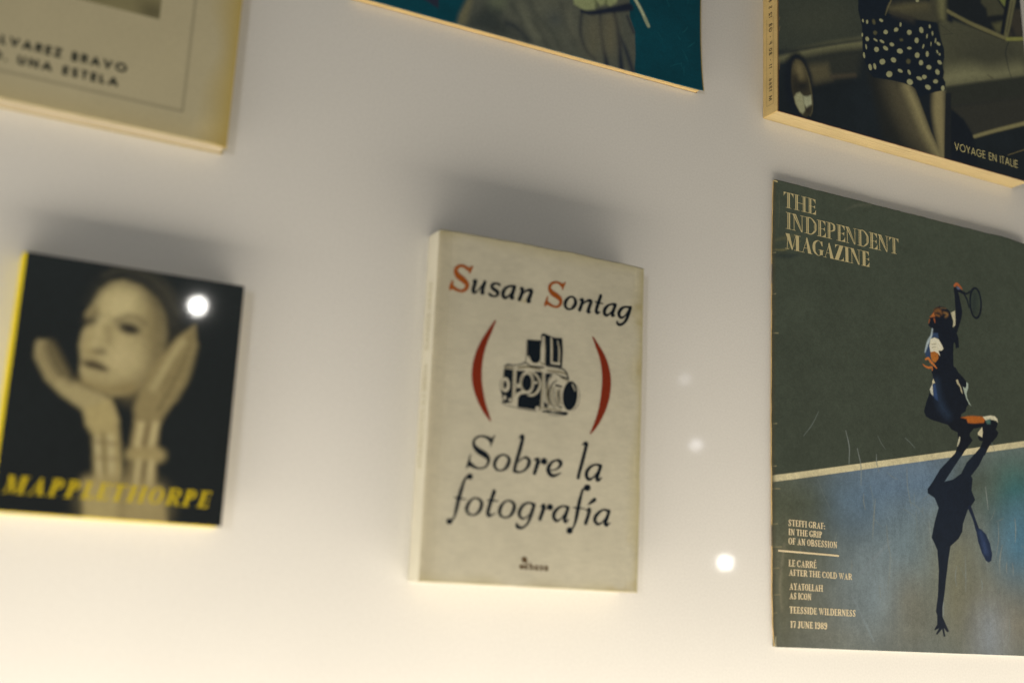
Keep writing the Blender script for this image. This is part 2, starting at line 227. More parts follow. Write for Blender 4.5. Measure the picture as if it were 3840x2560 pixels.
ART_tennis = [
  ['p',[[-22.51,96.81],[-0.77,100.03],[226.01,145.65],[273.5,155.17],[258.23,-35.26],[-21.62,-36.73]],[98,104,98],0.3],
  ['p',[[64.38,92.46],[62.31,87.35],[56.53,82.46],[47.67,78.29],[36.7,75.26],[24.73,73.63],[12.94,73.53],[2.45,74.94],[-5.79,77.71],[-11.06,81.56],[-12.88,86.14],[-11.09,91.03],[-5.82,95.78],[2.47,99.95],[13.06,103.12],[24.96,104.98],[37.03,105.3],[48.04,104.02],[56.85,101.26],[62.5,97.26]],[74,76,56],45],
  ['p',[[159.05,116.59],[157.27,109.55],[149.62,101.97],[137.01,94.65],[120.88,88.35],[102.93,83.65],[84.97,80.97],[68.69,80.5],[55.53,82.22],[46.6,85.92],[42.65,91.27],[44,97.78],[50.58,104.89],[61.88,111.97],[76.98,118.35],[94.55,123.42],[112.93,126.62],[130.28,127.56],[144.74,126.09],[154.71,122.3]],[86,108,130],40],
  ['p',[[152.07,71.71],[149.81,63.46],[144.05,55.85],[135.41,49.64],[124.82,45.44],[113.34,43.6],[102.1,44.26],[92.15,47.31],[84.39,52.43],[79.51,59.14],[77.96,66.82],[79.88,74.77],[85.15,82.24],[93.3,88.54],[103.61,93.03],[115.12,95.23],[126.69,94.88],[137.14,91.96],[145.39,86.75],[150.55,79.75]],[102,116,118],40],
  ['p',[[239.93,115.68],[238.24,109.59],[234.22,103.92],[228.29,99.24],[221.06,95.99],[213.25,94.47],[205.62,94.8],[198.91,96.94],[193.72,100.67],[190.55,105.62],[189.68,111.34],[191.21,117.28],[195,122.89],[200.73,127.62],[207.85,131.02],[215.68,132.71],[223.47,132.52],[230.41,130.44],[235.8,126.67],[239.09,121.58]],[42,84,72],28],
  ['p',[[241.67,80.53],[239.9,71.88],[236.04,63.99],[230.48,57.64],[223.81,53.42],[216.68,51.72],[209.77,52.67],[203.74,56.15],[199.16,61.82],[196.43,69.15],[195.83,77.44],[197.42,85.92],[201.07,93.78],[206.46,100.26],[213.07,104.71],[220.28,106.66],[227.36,105.88],[233.6,102.42],[238.36,96.63],[241.14,89.07]],[70,106,122],30],
  ['p',[[176.23,48.2],[174.58,37.03],[171,26.95],[165.87,18.93],[159.71,13.73],[153.13,11.8],[146.76,13.3],[141.19,18.04],[136.94,25.58],[134.41,35.19],[133.84,46],[135.3,56.98],[138.67,67.09],[143.66,75.34],[149.79,80.89],[156.47,83.14],[163.04,81.83],[168.81,77.06],[173.2,69.3],[175.76,59.34]],[112,108,84],36],
  ['p',[[29.43,38.03],[28.26,23.92],[25.11,11.23],[20.35,1.2],[14.45,-5.25],[7.99,-7.56],[1.6,-5.56],[-4.14,0.51],[-8.69,10.07],[-11.63,22.24],[-12.69,35.91],[-11.73,49.79],[-8.83,62.56],[-4.23,72.96],[1.64,79.93],[8.21,82.71],[14.83,80.95],[20.81,74.79],[25.53,64.86],[28.5,52.16]],[86,82,58],38],
  ['p',[[126.87,10.96],[123.97,5.98],[116.01,1.38],[103.9,-2.38],[88.98,-4.94],[72.79,-6.06],[56.93,-5.69],[42.9,-3.9],[31.93,-0.87],[24.97,3.08],[22.6,7.61],[25.04,12.31],[32.1,16.75],[43.22,20.53],[57.44,23.27],[73.48,24.68],[89.78,24.59],[104.71,22.95],[116.67,19.92],[124.34,15.78]],[104,102,88],36],
  ['p',[[228.96,19.84],[227.18,14.59],[222.76,9.79],[216.17,5.92],[208.11,3.35],[199.37,2.32],[190.81,2.89],[183.24,5],[177.37,8.44],[173.73,12.86],[172.66,17.86],[174.27,22.97],[178.42,27.71],[184.73,31.62],[192.65,34.32],[201.4,35.52],[210.13,35.08],[217.97,33.03],[224.11,29.56],[227.9,25]],[118,110,92],40],
  ['p',[[118.44,31.85],[117.66,27.71],[115.7,23.94],[112.77,20.9],[109.16,18.9],[105.22,18.11],[101.34,18.61],[97.89,20.33],[95.2,23.12],[93.53,26.7],[93.03,30.72],[93.76,34.81],[95.65,38.57],[98.53,41.64],[102.12,43.7],[106.07,44.56],[110,44.11],[113.51,42.39],[116.25,39.58],[117.95,35.94]],[108,100,76],22],
  ['p',[[100.42,37.64],[99.22,30.26],[96.22,23.55],[91.73,18.18],[86.21,14.67],[80.2,13.32],[74.29,14.25],[69.03,17.34],[64.93,22.3],[62.36,28.64],[61.57,35.77],[62.63,43.03],[65.47,49.71],[69.83,55.18],[75.3,58.87],[81.35,60.41],[87.39,59.61],[92.8,56.54],[97.04,51.49],[99.67,44.97]],[116,126,126],30],
  ['p',[[196.03,13.18],[195.14,8.07],[193.18,3.45],[190.33,-0.24],[186.9,-2.64],[183.21,-3.52],[179.62,-2.81],[176.49,-0.58],[174.1,2.93],[172.68,7.41],[172.38,12.42],[173.21,17.48],[175.12,22.11],[177.92,25.84],[181.34,28.32],[185.06,29.28],[188.69,28.62],[191.89,26.4],[194.32,22.83],[195.75,18.27]],[124,128,128],20],
  ['p',[[191.88,114.42],[190.6,109.4],[187.47,104.72],[182.8,100.85],[177.08,98.16],[170.87,96.9],[164.79,97.18],[159.41,98.95],[155.23,102.05],[152.65,106.16],[151.91,110.9],[153.09,115.82],[156.08,120.46],[160.61,124.36],[166.26,127.15],[172.49,128.52],[178.67,128.34],[184.2,126.61],[188.51,123.48],[191.16,119.28]],[72,78,64],26],
  ['p',[[57.37,91.89],[55.68,87.64],[50.94,83.58],[43.67,80.12],[34.63,77.58],[24.75,76.22],[14.99,76.13],[6.29,77.3],[-0.56,79.61],[-4.93,82.84],[-6.44,86.67],[-4.95,90.76],[-0.56,94.72],[6.33,98.19],[15.1,100.82],[24.94,102.34],[34.89,102.59],[43.95,101.51],[51.18,99.19],[55.82,95.87]],[70,74,58],34],
  ['p',[[82.89,89.82],[80.96,87.52],[77.75,85.75],[73.6,84.67],[68.91,84.39],[64.15,84.92],[59.77,86.21],[56.21,88.13],[53.78,90.5],[52.73,93.08],[53.16,95.63],[55.02,97.91],[58.14,99.7],[62.24,100.81],[66.91,101.14],[71.71,100.64],[76.16,99.37],[79.8,97.44],[82.29,95.04],[83.35,92.41]],[86,104,116],25],
  ['p',[[-24.38,374.51],[323.05,465.96],[296.83,163.87],[226.25,149.27],[-0.77,103.66],[-22.53,99.11]],[57,62,50],0.3],
  ['p',[[-22.53,99.62],[-0.77,104.18],[226.29,149.87],[273.85,159.52],[273.48,154.86],[226,145.49],[-0.77,100.03],[-22.51,95.53]],[186,172,132],0.25],
  ['s',[[163.4,252.25,3.73],[164.53,247.91,4.54],[165.28,242.52,5.69],[166.03,237.13,6.5],[165.47,232.56,5.79],[163.87,226.84,4.15],[161.97,221.59,3.45]],[16,22,31],0.3],
  ['s',[[166.07,252.19,2.57],[171.39,251.06,2.11],[174.08,250.9,1.29],[177.56,252.74,1.53],[181.11,255.71,1.54]],[16,22,31],0.25],
  ['s',[[171.71,250.61,1.52],[174.68,246.55,1.64],[176.44,241.3,1.41]],[16,22,31],0.25],
  ['p',[[178.21,252.19],[182.49,255.94],[187.18,254.18],[187.78,246.15],[185.99,238.27],[182.07,234.89],[178.17,238.05],[176.8,244.38]],[46,54,46],3],
  ['s',[[182.93,251.45,1.18],[181.98,246.22,1.77],[180.95,239.49,1.53]],[36,42,40],3],
  ['s',[[188.61,246.49,1.66],[188.26,242.16,1.66],[187.13,238.33,1.65],[185.39,235.59,1.65],[183.3,234.34,1.64],[181.19,234.77,1.64],[179.37,236.81,1.64],[178.11,240.16,1.64],[177.61,244.3,1.64],[177.95,248.61,1.65],[179.06,252.45,1.65],[180.8,255.22,1.65],[182.89,256.5,1.66],[185.02,256.09,1.66],[186.85,254.04,1.66],[188.12,250.67,1.66],[188.61,246.49,1.66]],[16,22,31],0.25],
  ['s',[[162.51,254.87,1.75],[164.93,256.44,2.34],[167.56,255.21,2.11],[170.03,253.61,0.82]],[150,80,42],0.4],
  ['p',[[167.76,253.23],[167.54,253.04],[167.18,252.9],[166.74,252.84],[166.26,252.85],[165.77,252.94],[165.34,253.1],[164.99,253.31],[164.77,253.56],[164.7,253.81],[164.78,254.04],[165.01,254.24],[165.36,254.37],[165.8,254.44],[166.29,254.42],[166.78,254.33],[167.21,254.17],[167.56,253.96],[167.78,253.72],[167.85,253.47]],[84,92,116],1],
  ['p',[[142.52,235.14],[146.86,237.42],[152.12,237.51],[156.65,235.65],[158.98,231.55],[159.53,226.17],[160.19,223.3],[162.92,220.75],[164.54,217.03],[164.86,209.78],[161.38,208.98],[161.47,210.91],[160.58,213],[159.69,212.38],[158.86,204.41],[158.68,196.08],[161.93,192.62],[168.96,187.8],[138.83,183.87],[137.79,189.88],[140.59,195.56],[137.93,201.47],[139.53,217.26],[138.35,220.01],[135.84,221.83],[136.3,225.57],[140.08,231.06]],[16,22,31],0.3],
  ['s',[[142.76,232.96,1.93],[146.39,234.03,2.62],[148.61,232.4,1.37]],[112,74,38],2],
  ['s',[[151.28,233.32,0.8],[154.54,232.59,1.38],[152.46,230.28,0.46]],[128,92,48],1.5],
  ['s',[[146.55,230.1,0.91],[143.3,230.34,0.91]],[132,84,38],1],
  ['s',[[148.12,236.28,0.57],[153.4,236.63,0.46]],[96,76,48],1],
  ['p',[[137.23,227.82],[141.56,232.18],[142.47,228.98],[138.66,227.79]],[150,86,42],0.6],
  ['s',[[141.55,227.11,1.47],[142.1,224.89,0.91]],[134,72,36],0.7],
  ['s',[[137.17,226.19,0.79],[136.09,223.48,0.56]],[140,78,36],0.6],
  ['p',[[158.11,234.29],[162.13,236.42],[162.34,229.58],[161.95,225.55],[159.56,223.95],[160.29,228.27]],[170,160,128],0.4],
  ['p',[[138.21,216.57],[144.73,217.54],[145.36,213.97],[139.36,213.09],[136.79,210.03],[137.04,203.28],[136.54,198.86],[132.7,198.81],[131.41,202],[133.68,207.64]],[42,58,82],0.7],
  ['s',[[139.49,219.59,1.13],[138.26,214.63,1.46],[135.39,210.32,2.02],[133.43,206.16,1.56],[131.86,202.07,0.78]],[150,158,154],0.8],
  ['p',[[137.38,212.07],[141.33,213.81],[145.31,212.98],[148.28,209.26],[149.62,207.01],[148.12,205.43],[144.71,204.76],[146.12,201.26],[144.1,202.58],[140.91,203.59],[137.01,202.7],[136.09,207.02]],[196,186,156],0.4],
  ['s',[[138.53,208.34,0.45],[142.44,209.3,0.45]],[120,112,92],0.6],
  ['s',[[138.11,206.1,0.39],[141.71,207.25,0.39]],[130,120,98],0.6],
  ['p',[[137.02,202.8],[140.92,203.73],[144.62,202.66],[144.34,198.98],[141.37,195.81],[138.38,196.7],[137.21,199.44]],[152,90,34],0.5],
  ['s',[[132.18,196.96,1.44],[134.9,197.91,1.67],[136.75,196,1.9],[139.25,194.41,1.79],[142.25,192.07,1.01]],[170,98,46],0.4],
  ['s',[[129.61,192.95,0.66],[132.11,191.76,1.33],[135.29,191.47,1.56],[137.87,192.06,1.34],[138.18,190.08,0.89]],[162,92,42],0.4],
  ['p',[[137.36,188.9],[145,193.01],[160.74,195.13],[163.22,191.96],[167.81,188.66],[171.13,185.97],[170.97,182.83],[168.34,177.84],[170.26,173.81],[172.19,170.17],[169.95,167.59],[169.02,164.78],[164.41,161.93],[164.58,160.03],[162.56,155.97],[153.58,152.68],[151.54,153.21],[135.26,155.15],[130.77,156.89],[129.28,160.11],[131.66,166.81],[134.96,173.29],[137.93,181.3],[139.5,184.57]],[16,22,31],0.3],
  ['p',[[151.03,153.53],[164.34,160.39],[169.58,160.22],[171,156.92],[187.68,160.75],[192.06,162.02],[200.51,160.26],[199.46,157.02],[198.16,155.32],[200.86,153.28],[198.93,149.96],[192.11,143.82],[189.22,140.06],[186.3,135.55],[176.18,134.53],[182.35,141.27],[184.7,145.36],[181.51,145.33],[180.14,147.56],[185.04,155.41],[176.09,153.27],[172.3,149.4],[172.12,147.85],[174.88,145.08],[172.36,142.14],[166.3,136.2],[164.08,133.32],[156.79,132.59],[159.65,138.55],[160.82,141.32],[160.56,148.88],[154.51,150.5]],[15,20,28],0.3],
  ['s',[[141.97,182.21,2.67],[143.12,172.78,4],[145.89,165.49,4.88],[151.34,160.41,3.56]],[34,46,62],6],
  ['p',[[164.31,159.81],[170.7,161.5],[176.03,162.43],[185.65,162.84],[187.97,161.17],[186.5,158.67],[177.89,157.24],[170.99,156.85],[169.54,159.45]],[158,86,30],0.8],
  ['p',[[185.65,162.84],[193.29,164.66],[197.62,164.61],[200.24,162.96],[200.62,160.27],[199.07,161.58],[193.12,161.76],[188.74,160.4]],[192,182,150],0.4],
  ['p',[[188.21,160.61],[193.14,162.15],[192.95,158.62],[189.69,158.18]],[70,98,88],1],
  ['p',[[184.71,155.38],[185.15,151.56],[184.32,148.08],[180.24,149.41],[180.32,151.04]],[188,176,140],0.4],
  ['s',[[162.33,145.65,0.98],[161.52,142.91,1.6],[159.96,139.52,0.71]],[180,172,140],0.5],
  ['p',[[138.96,184.04],[140.49,181.25],[138.04,180.17],[137.96,182.07]],[186,174,136],0.4],
  ['p',[[135.33,176.2],[138.05,180.44],[138.38,176.01],[138.57,171.91],[136.49,173.29]],[178,172,150],0.4],
  ['p',[[138.55,180.24],[140.64,181.08],[141.95,175.69],[142.96,168.94],[139.93,170.1],[138.48,172.02]],[42,60,90],0.8],
  ['p',[[160.73,186.11],[162.44,186.56],[163.48,184.21],[165.45,181.36],[166.82,176.95],[165.19,178.14],[164.31,181.6],[161.77,183.52]],[170,158,124],0.4],
  ['p',[[170.86,185.94],[172.51,184.9],[172.35,181.84],[170.56,177.73],[170.93,174.67],[172.5,172.07],[174.47,169.21],[172.53,170.6],[170.15,173.8],[168.36,178.23],[167.13,182.15],[169.67,181.19],[170.72,183.19]],[150,158,140],0.4],
  ['p',[[146.61,113.57],[154.79,115.85],[162.56,120.67],[168.01,128.53],[182.78,141.14],[188.98,140.37],[179.72,127.35],[171.89,119.7],[173.33,117.99],[171.89,109.62],[175.13,103.51],[170.95,98.8],[167.66,96.09],[162.77,86.26],[161.89,80.82],[157.9,75.63],[150.24,70.24],[147.71,60.39],[145.05,47.13],[143.46,38.38],[141.15,29.65],[140.89,23.63],[143.8,18.6],[146.62,14.16],[144.67,13.67],[141.89,16.14],[143.1,10.89],[141.53,10.58],[140.18,15.48],[135.59,11.67],[134.42,12.14],[137.32,15.81],[133.32,14.31],[133.24,15.32],[135.87,18.31],[136.12,24.29],[135.02,26.65],[137.22,36.36],[138.79,53.76],[137.88,66.81],[135.63,71.04],[133,74.82],[136.21,85.18],[140.29,95.27],[136.88,101.68],[130.65,104.28],[130.52,107.12],[134.85,111.8],[142.62,121.53],[159.5,135.97],[165.14,134.88],[157.8,126.62]],[19,27,38],0.4],
  ['s',[[169.63,97.61,3.43],[173.66,89.77,2.79],[176.13,83.63,3.65]],[24,32,48],0.4],
  ['p',[[174.65,84.42],[179.7,83.88],[184.63,80.61],[188.13,74.52],[189.91,67.41],[188.75,62.84],[186.12,61.61],[183.63,62.54],[179.84,67.68],[176.46,75.54]],[26,38,58],0.5],
  ['s',[[179.3,81.14,1.72],[183.98,68.84,3.86]],[46,60,88],3],
]
ART_fashion = [
  ['p',[[-6.6,134.92],[76.99,162.35],[74.92,72.06],[36.67,57.08],[-6.63,40.59]],[50,54,46],2],
  ['p',[[63.06,84.31],[61.58,80.04],[57.43,75.41],[51.08,70.91],[43.18,66.97],[34.54,63.99],[26,62.22],[18.39,61.83],[12.39,62.83],[8.57,65.12],[7.27,68.48],[8.61,72.6],[12.47,77.09],[18.53,81.54],[26.22,85.51],[34.83,88.62],[43.52,90.54],[51.41,91.07],[57.7,90.12],[61.72,87.79]],[60,62,50],30],
  ['p',[[17.93,44.6],[74.74,64.35],[70.26,44.37],[29.73,27.28],[17.85,33.57]],[44,46,40],6],
  ['s',[[0.22,37.15,2.55],[19.03,46.28,3.6],[47.86,58.98,4.53],[74.85,69.17,5.71]],[102,99,70],4],
  ['s',[[0.23,40.97,0.98],[36.67,56.33,1.02],[74.9,71.48,0.85]],[30,36,38],2],
  ['p',[[23.43,38.28],[43.13,44.95],[46.29,34.61],[29.21,27.01],[26.92,33.22]],[78,72,52],4],
  ['s',[[46.31,36.22,3.09],[67.47,43.09,2.59]],[64,58,46],2],
  ['p',[[30.29,25.92],[30.76,18.09],[29.97,10.63],[28.03,4.29],[25.11,-0.34],[21.53,-2.8],[17.62,-2.89],[13.77,-0.6],[10.34,3.83],[7.66,9.98],[5.98,17.27],[5.47,24.99],[6.19,32.41],[8.06,38.81],[10.93,43.55],[14.51,46.16],[18.46,46.36],[22.38,44.1],[25.88,39.62],[28.61,33.35]],[20,26,32],3],
  ['p',[[28.73,24.4],[29.46,18.08],[29.29,12.07],[28.24,6.98],[26.41,3.29],[23.98,1.35],[21.2,1.35],[18.33,3.27],[15.66,6.93],[13.43,11.97],[11.86,17.9],[11.11,24.17],[11.25,30.15],[12.26,35.28],[14.07,39.04],[16.49,41.05],[19.29,41.12],[22.18,39.21],[24.9,35.52],[27.15,30.42]],[54,50,38],1],
  ['p',[[22.54,34.32],[22.89,32.12],[22.79,29.97],[22.27,28.06],[21.37,26.6],[20.18,25.71],[18.82,25.49],[17.42,25.95],[16.12,27.06],[15.04,28.69],[14.3,30.7],[13.95,32.88],[14.04,35.03],[14.56,36.93],[15.45,38.41],[16.64,39.31],[18,39.54],[19.4,39.08],[20.71,37.98],[21.79,36.34]],[98,88,60],4],
  ['p',[[25.36,23.9],[25.06,22.68],[24.22,21.44],[22.91,20.3],[21.28,19.36],[19.47,18.73],[17.67,18.46],[16.06,18.57],[14.78,19.07],[13.96,19.88],[13.68,20.95],[13.97,22.16],[14.8,23.4],[16.1,24.54],[17.72,25.48],[19.53,26.12],[21.33,26.4],[22.96,26.29],[24.26,25.8],[25.08,24.98]],[32,33,31],4],
  ['p',[[17.47,23.88],[17.34,21.72],[17,19.71],[16.47,18.06],[15.82,16.92],[15.1,16.41],[14.39,16.56],[13.75,17.38],[13.24,18.77],[12.93,20.6],[12.83,22.69],[12.95,24.85],[13.29,26.86],[13.81,28.51],[14.47,29.66],[15.19,30.19],[15.91,30.03],[16.55,29.22],[17.06,27.82],[17.37,25.98]],[40,38,32],4],
  ['p',[[13.81,13.15],[15.68,16.31],[18.59,17.87],[20.91,16.39],[23.15,6.17],[20.8,3.06],[18.49,3.96],[15.05,8.58]],[140,136,102],1.2],
  ['p',[[21.49,15.79],[25,16.42],[28.53,18.38],[29.17,12.04],[24.33,7.82],[22.03,10.78]],[146,144,112],1.2],
  ['s',[[15.26,40.19,0.75],[21.08,37.66,0.76],[25.83,29.96,0.76],[27.81,22.05,0.65],[29.2,15,0.65],[29.13,7.61,0.75],[27.21,3.33,1.07]],[78,72,50],1],
  ['p',[[23.74,7.29],[27.28,10.11],[26.64,4.56],[23.72,4.84]],[40,36,32],2],
  ['p',[[149.2,105.72],[162.16,111.41],[221.46,111.44],[257.93,119.29],[263.03,93.14],[200.42,72.93],[154.56,56.27],[152.87,74.66]],[70,69,52],2],
  ['p',[[231.87,103.82],[230.14,99.81],[225.6,95.42],[218.74,91.09],[210.28,87.26],[201.07,84.3],[192.02,82.47],[183.99,81.95],[177.73,82.76],[173.81,84.81],[172.58,87.92],[174.16,91.78],[178.41,96.05],[184.97,100.31],[193.22,104.17],[202.4,107.25],[211.6,109.21],[219.92,109.86],[226.48,109.11],[230.61,107.03]],[58,58,46],24],
  ['s',[[152.29,61.61,10.07],[180.84,72.95,10.34],[203.34,77.74,5.85],[235.06,90.08,6.01]],[118,114,82],10],
  ['p',[[153.92,55.91],[201.76,73.27],[263.11,94.21],[261.76,76.05],[153.83,40.17]],[42,44,38],2],
  ['p',[[153.84,40.37],[261.88,77.64],[260.33,57.01],[180.78,23.05],[171.14,33.75]],[46,46,40],3],
  ['p',[[153.16,39.03],[161.31,39.25],[171.19,34.75],[179.01,25.78],[183.05,12.99],[183.71,1.43],[149.48,-1.44]],[20,26,32],2],
  ['s',[[181.46,23.79,2.48],[204.72,34.14,2.77],[260.35,57.22,3.15]],[118,110,74],1],
  ['s',[[215.51,16.89,0.46],[258.85,37.14,0.72]],[104,92,60],0.3],
  ['p',[[158.64,166.99],[252.99,196.76],[247.69,120.91],[225.22,114.73],[211.18,114.91],[203.63,114.61],[158.7,119.24]],[24,29,32],1],
  ['p',[[195.57,155.7],[215.76,161.82],[222.27,135.27],[220.99,131.71],[202.21,124.91],[201.14,131.47],[195.54,134.36]],[62,61,46],2],
  ['p',[[206.85,120.23],[219.77,126.36],[215.91,116],[211.18,114.91]],[76,74,50],3],
  ['p',[[214.28,156.76],[227.56,160.75],[223.73,137.75],[216.43,143.63]],[98,102,54],1],
  ['s',[[214.15,144.8,1.88],[218,140.43,1.88],[223.05,136.41,2.1]],[20,26,30],0.8],
  ['s',[[203.01,123.88,3.09],[219.62,128.59,3.65]],[24,28,30],2],
  ['s',[[227.39,148.68,3.17],[223.65,136.58,3.04],[217.03,115.18,2.38]],[18,24,30],0.8],
  ['p',[[231.97,136.68],[236.39,140.24],[249.3,143.95],[247.69,120.91],[225.22,114.73]],[52,48,40],2],
  ['s',[[228.61,121.56,3.14],[230.72,117.6,2.62]],[24,28,32],4],
  ['s',[[235.06,151.86,5.96],[226.68,128.31,5.24],[221.51,113.7,4.36]],[92,88,60],1],
  ['s',[[232.55,145.58,0.53],[228.85,134.41,0.63],[223.08,118.21,0.73]],[48,46,40],1],
  ['s',[[159.17,117.39,3.48],[180.78,114.11,3.73],[200.09,113.09,3.89],[220.34,111.94,3.42]],[100,94,62],1],
  ['s',[[163.47,114.65,0.8],[188.58,111.67,0.71],[219.65,110.26,0.62]],[24,28,30],0.8],
  ['s',[[222.69,112,2.81],[247.54,118.81,2.86]],[116,114,60],0.8],
  ['s',[[224.68,110.96,0.52],[220.16,101.63,0.72],[220.33,94.95,0.72],[222.25,86.52,0.62],[224.37,81.27,0.72]],[24,30,34],0.4],
  ['s',[[159.49,112.41,5.95],[161.65,111.27,4.47]],[22,28,34],2],
  ['s',[[150.89,104.29,0.25],[163.37,100.68,0.3]],[40,42,38],0.4],
  ['s',[[152.2,96.81,0.25],[163.36,100.51,0.3]],[48,48,40],0.4],
  ['s',[[198.58,76.63,0.5],[203.63,75.07,0.71]],[60,56,44],1.5],
  ['p',[[79.53,46.76],[116.18,48.98],[124.81,46.81],[129.02,36.25],[138.02,17.22],[150.96,-1.4],[115.52,-4.51],[92.25,1.91]],[32,34,32],6],
  ['s',[[104.02,42.53,16.05],[111.95,30.16,20.36],[123.34,13.81,18.26],[139.72,-0.55,10.82]],[76,70,52],13],
  ['s',[[116.06,45.57,7.57],[123.48,33.93,8.66],[132.52,16.9,7.58],[144.66,0.55,5]],[136,124,85],7],
  ['p',[[123.97,47.08],[153.09,51.46],[141.68,46.17],[139.4,35.88],[140.07,22.51],[144.93,6.82],[138.04,17.71],[129.27,36.31]],[23,29,34],1.2],
  ['s',[[146.77,49.39,11.09],[146.09,33.62,11.46],[147.19,16.47,8.33],[149.26,-0.82,2.62]],[126,114,78],4],
  ['p',[[153.95,51.19],[159.42,52.55],[156.89,-1.53],[150.12,-0.91],[151.92,25.3]],[28,32,34],0.8],
  ['p',[[100.43,103.3],[116.39,111.14],[140.11,119.12],[149.89,140.77],[158.3,143.31],[156.88,119.59],[156.43,109.57],[146.99,104.99],[129.35,102.17],[116.08,102.17],[102.99,101.9]],[62,60,46],2],
  ['s',[[103.04,103.51,2.96],[116.3,108.42,4.19],[136.6,115.92,3.66]],[84,78,54],7],
  ['s',[[152.79,128.34,5.59],[152.95,116.26,4.33],[153.4,110.9,2.47]],[110,106,70],6],
  ['p',[[69.56,121.81],[102.59,131.89],[101.94,110.15],[99.55,106.24],[95.05,95.9],[99.65,98.81],[115.96,98.65],[136.09,103.16],[147.13,105.03],[151.19,91.75],[153.79,85.96],[153.89,78.96],[151.45,72.93],[152.97,67.43],[151.93,62.35],[153.97,59.66],[153.69,53.3],[143.97,49.59],[127.05,41.17],[124.75,46.45],[120.76,48.16],[112.95,48.43],[101.33,47.7],[84.14,45.46],[79.85,49.49],[75.68,58.17],[74.73,65.65],[74.96,81.29],[71.46,93.36],[71.73,99.73]],[19,27,35],0.3],
  ['s',[[102.9,109.9,0.95],[99.45,103.01,0.94],[97,96.73,0.47]],[98,90,62],0.6],
  ['s',[[104.24,100.39,1.78],[122.64,100.54,2.4]],[58,54,44],5],
  ['p',[[76.45,86.62],[76.5,86.22],[76.46,85.82],[76.35,85.47],[76.18,85.2],[75.96,85.04],[75.71,85],[75.47,85.09],[75.25,85.3],[75.07,85.61],[74.95,85.98],[74.91,86.39],[74.95,86.79],[75.06,87.14],[75.23,87.41],[75.45,87.57],[75.69,87.61],[75.94,87.52],[76.16,87.31],[76.34,87]],[140,136,98],0.25],
  ['p',[[80.64,86.81],[80.58,86.3],[80.42,85.82],[80.19,85.41],[79.9,85.1],[79.58,84.94],[79.27,84.93],[78.99,85.07],[78.77,85.36],[78.64,85.76],[78.6,86.23],[78.66,86.73],[78.82,87.22],[79.05,87.63],[79.34,87.94],[79.66,88.1],[79.97,88.11],[80.25,87.97],[80.47,87.68],[80.6,87.28]],[140,136,98],0.25],
  ['p',[[87.25,88.97],[87.37,88.36],[87.35,87.75],[87.18,87.18],[86.88,86.73],[86.49,86.43],[86.04,86.31],[85.57,86.38],[85.13,86.64],[84.77,87.06],[84.51,87.6],[84.39,88.21],[84.41,88.82],[84.58,89.39],[84.87,89.84],[85.27,90.14],[85.72,90.27],[86.19,90.19],[86.63,89.93],[86.99,89.51]],[78,74,50],0.8],
  ['p',[[94.63,91.07],[94.34,90.75],[93.9,90.49],[93.36,90.32],[92.77,90.26],[92.19,90.31],[91.68,90.48],[91.28,90.73],[91.04,91.05],[90.98,91.41],[91.1,91.76],[91.39,92.09],[91.83,92.35],[92.37,92.52],[92.96,92.58],[93.54,92.53],[94.05,92.36],[94.45,92.11],[94.69,91.79],[94.76,91.43]],[140,136,98],0.25],
  ['p',[[99.02,84.06],[98.9,83.51],[98.59,82.95],[98.12,82.45],[97.54,82.05],[96.89,81.79],[96.26,81.69],[95.69,81.77],[95.24,82.02],[94.96,82.41],[94.87,82.91],[94.99,83.46],[95.29,84.02],[95.76,84.52],[96.35,84.92],[96.99,85.19],[97.63,85.28],[98.2,85.2],[98.65,84.95],[98.93,84.56]],[140,136,98],0.25],
  ['p',[[88.74,80.68],[88.63,80.17],[88.37,79.66],[87.96,79.2],[87.45,78.83],[86.9,78.6],[86.35,78.53],[85.85,78.61],[85.47,78.85],[85.22,79.22],[85.15,79.69],[85.25,80.2],[85.51,80.71],[85.92,81.17],[86.42,81.54],[86.98,81.77],[87.53,81.85],[88.03,81.76],[88.42,81.52],[88.66,81.15]],[78,74,50],0.8],
  ['p',[[108.84,89.68],[109.07,89.32],[109.09,88.84],[108.9,88.29],[108.52,87.72],[108,87.19],[107.37,86.76],[106.71,86.46],[106.07,86.32],[105.53,86.36],[105.12,86.58],[104.9,86.94],[104.88,87.42],[105.07,87.97],[105.44,88.54],[105.97,89.06],[106.59,89.5],[107.25,89.8],[107.89,89.94],[108.44,89.9]],[140,136,98],0.25],
  ['p',[[112.32,93.61],[112.25,93.05],[112.1,92.52],[111.89,92.07],[111.62,91.74],[111.33,91.58],[111.05,91.58],[110.8,91.76],[110.61,92.1],[110.49,92.56],[110.47,93.09],[110.53,93.65],[110.68,94.19],[110.89,94.64],[111.16,94.96],[111.45,95.13],[111.73,95.12],[111.98,94.94],[112.17,94.61],[112.29,94.15]],[140,136,98],0.25],
  ['p',[[122,90.17],[121.87,89.54],[121.53,88.91],[121.01,88.34],[120.37,87.89],[119.67,87.6],[118.97,87.5],[118.35,87.61],[117.86,87.9],[117.56,88.35],[117.47,88.92],[117.6,89.55],[117.94,90.18],[118.46,90.75],[119.1,91.2],[119.8,91.49],[120.5,91.59],[121.12,91.49],[121.61,91.2],[121.91,90.74]],[140,136,98],0.25],
  ['p',[[133.61,95.61],[133.68,94.87],[133.55,94.11],[133.23,93.41],[132.75,92.84],[132.16,92.45],[131.52,92.29],[130.88,92.36],[130.32,92.67],[129.88,93.17],[129.62,93.83],[129.54,94.57],[129.67,95.33],[129.99,96.03],[130.47,96.6],[131.06,96.99],[131.7,97.16],[132.33,97.08],[132.9,96.78],[133.34,96.27]],[140,136,98],0.25],
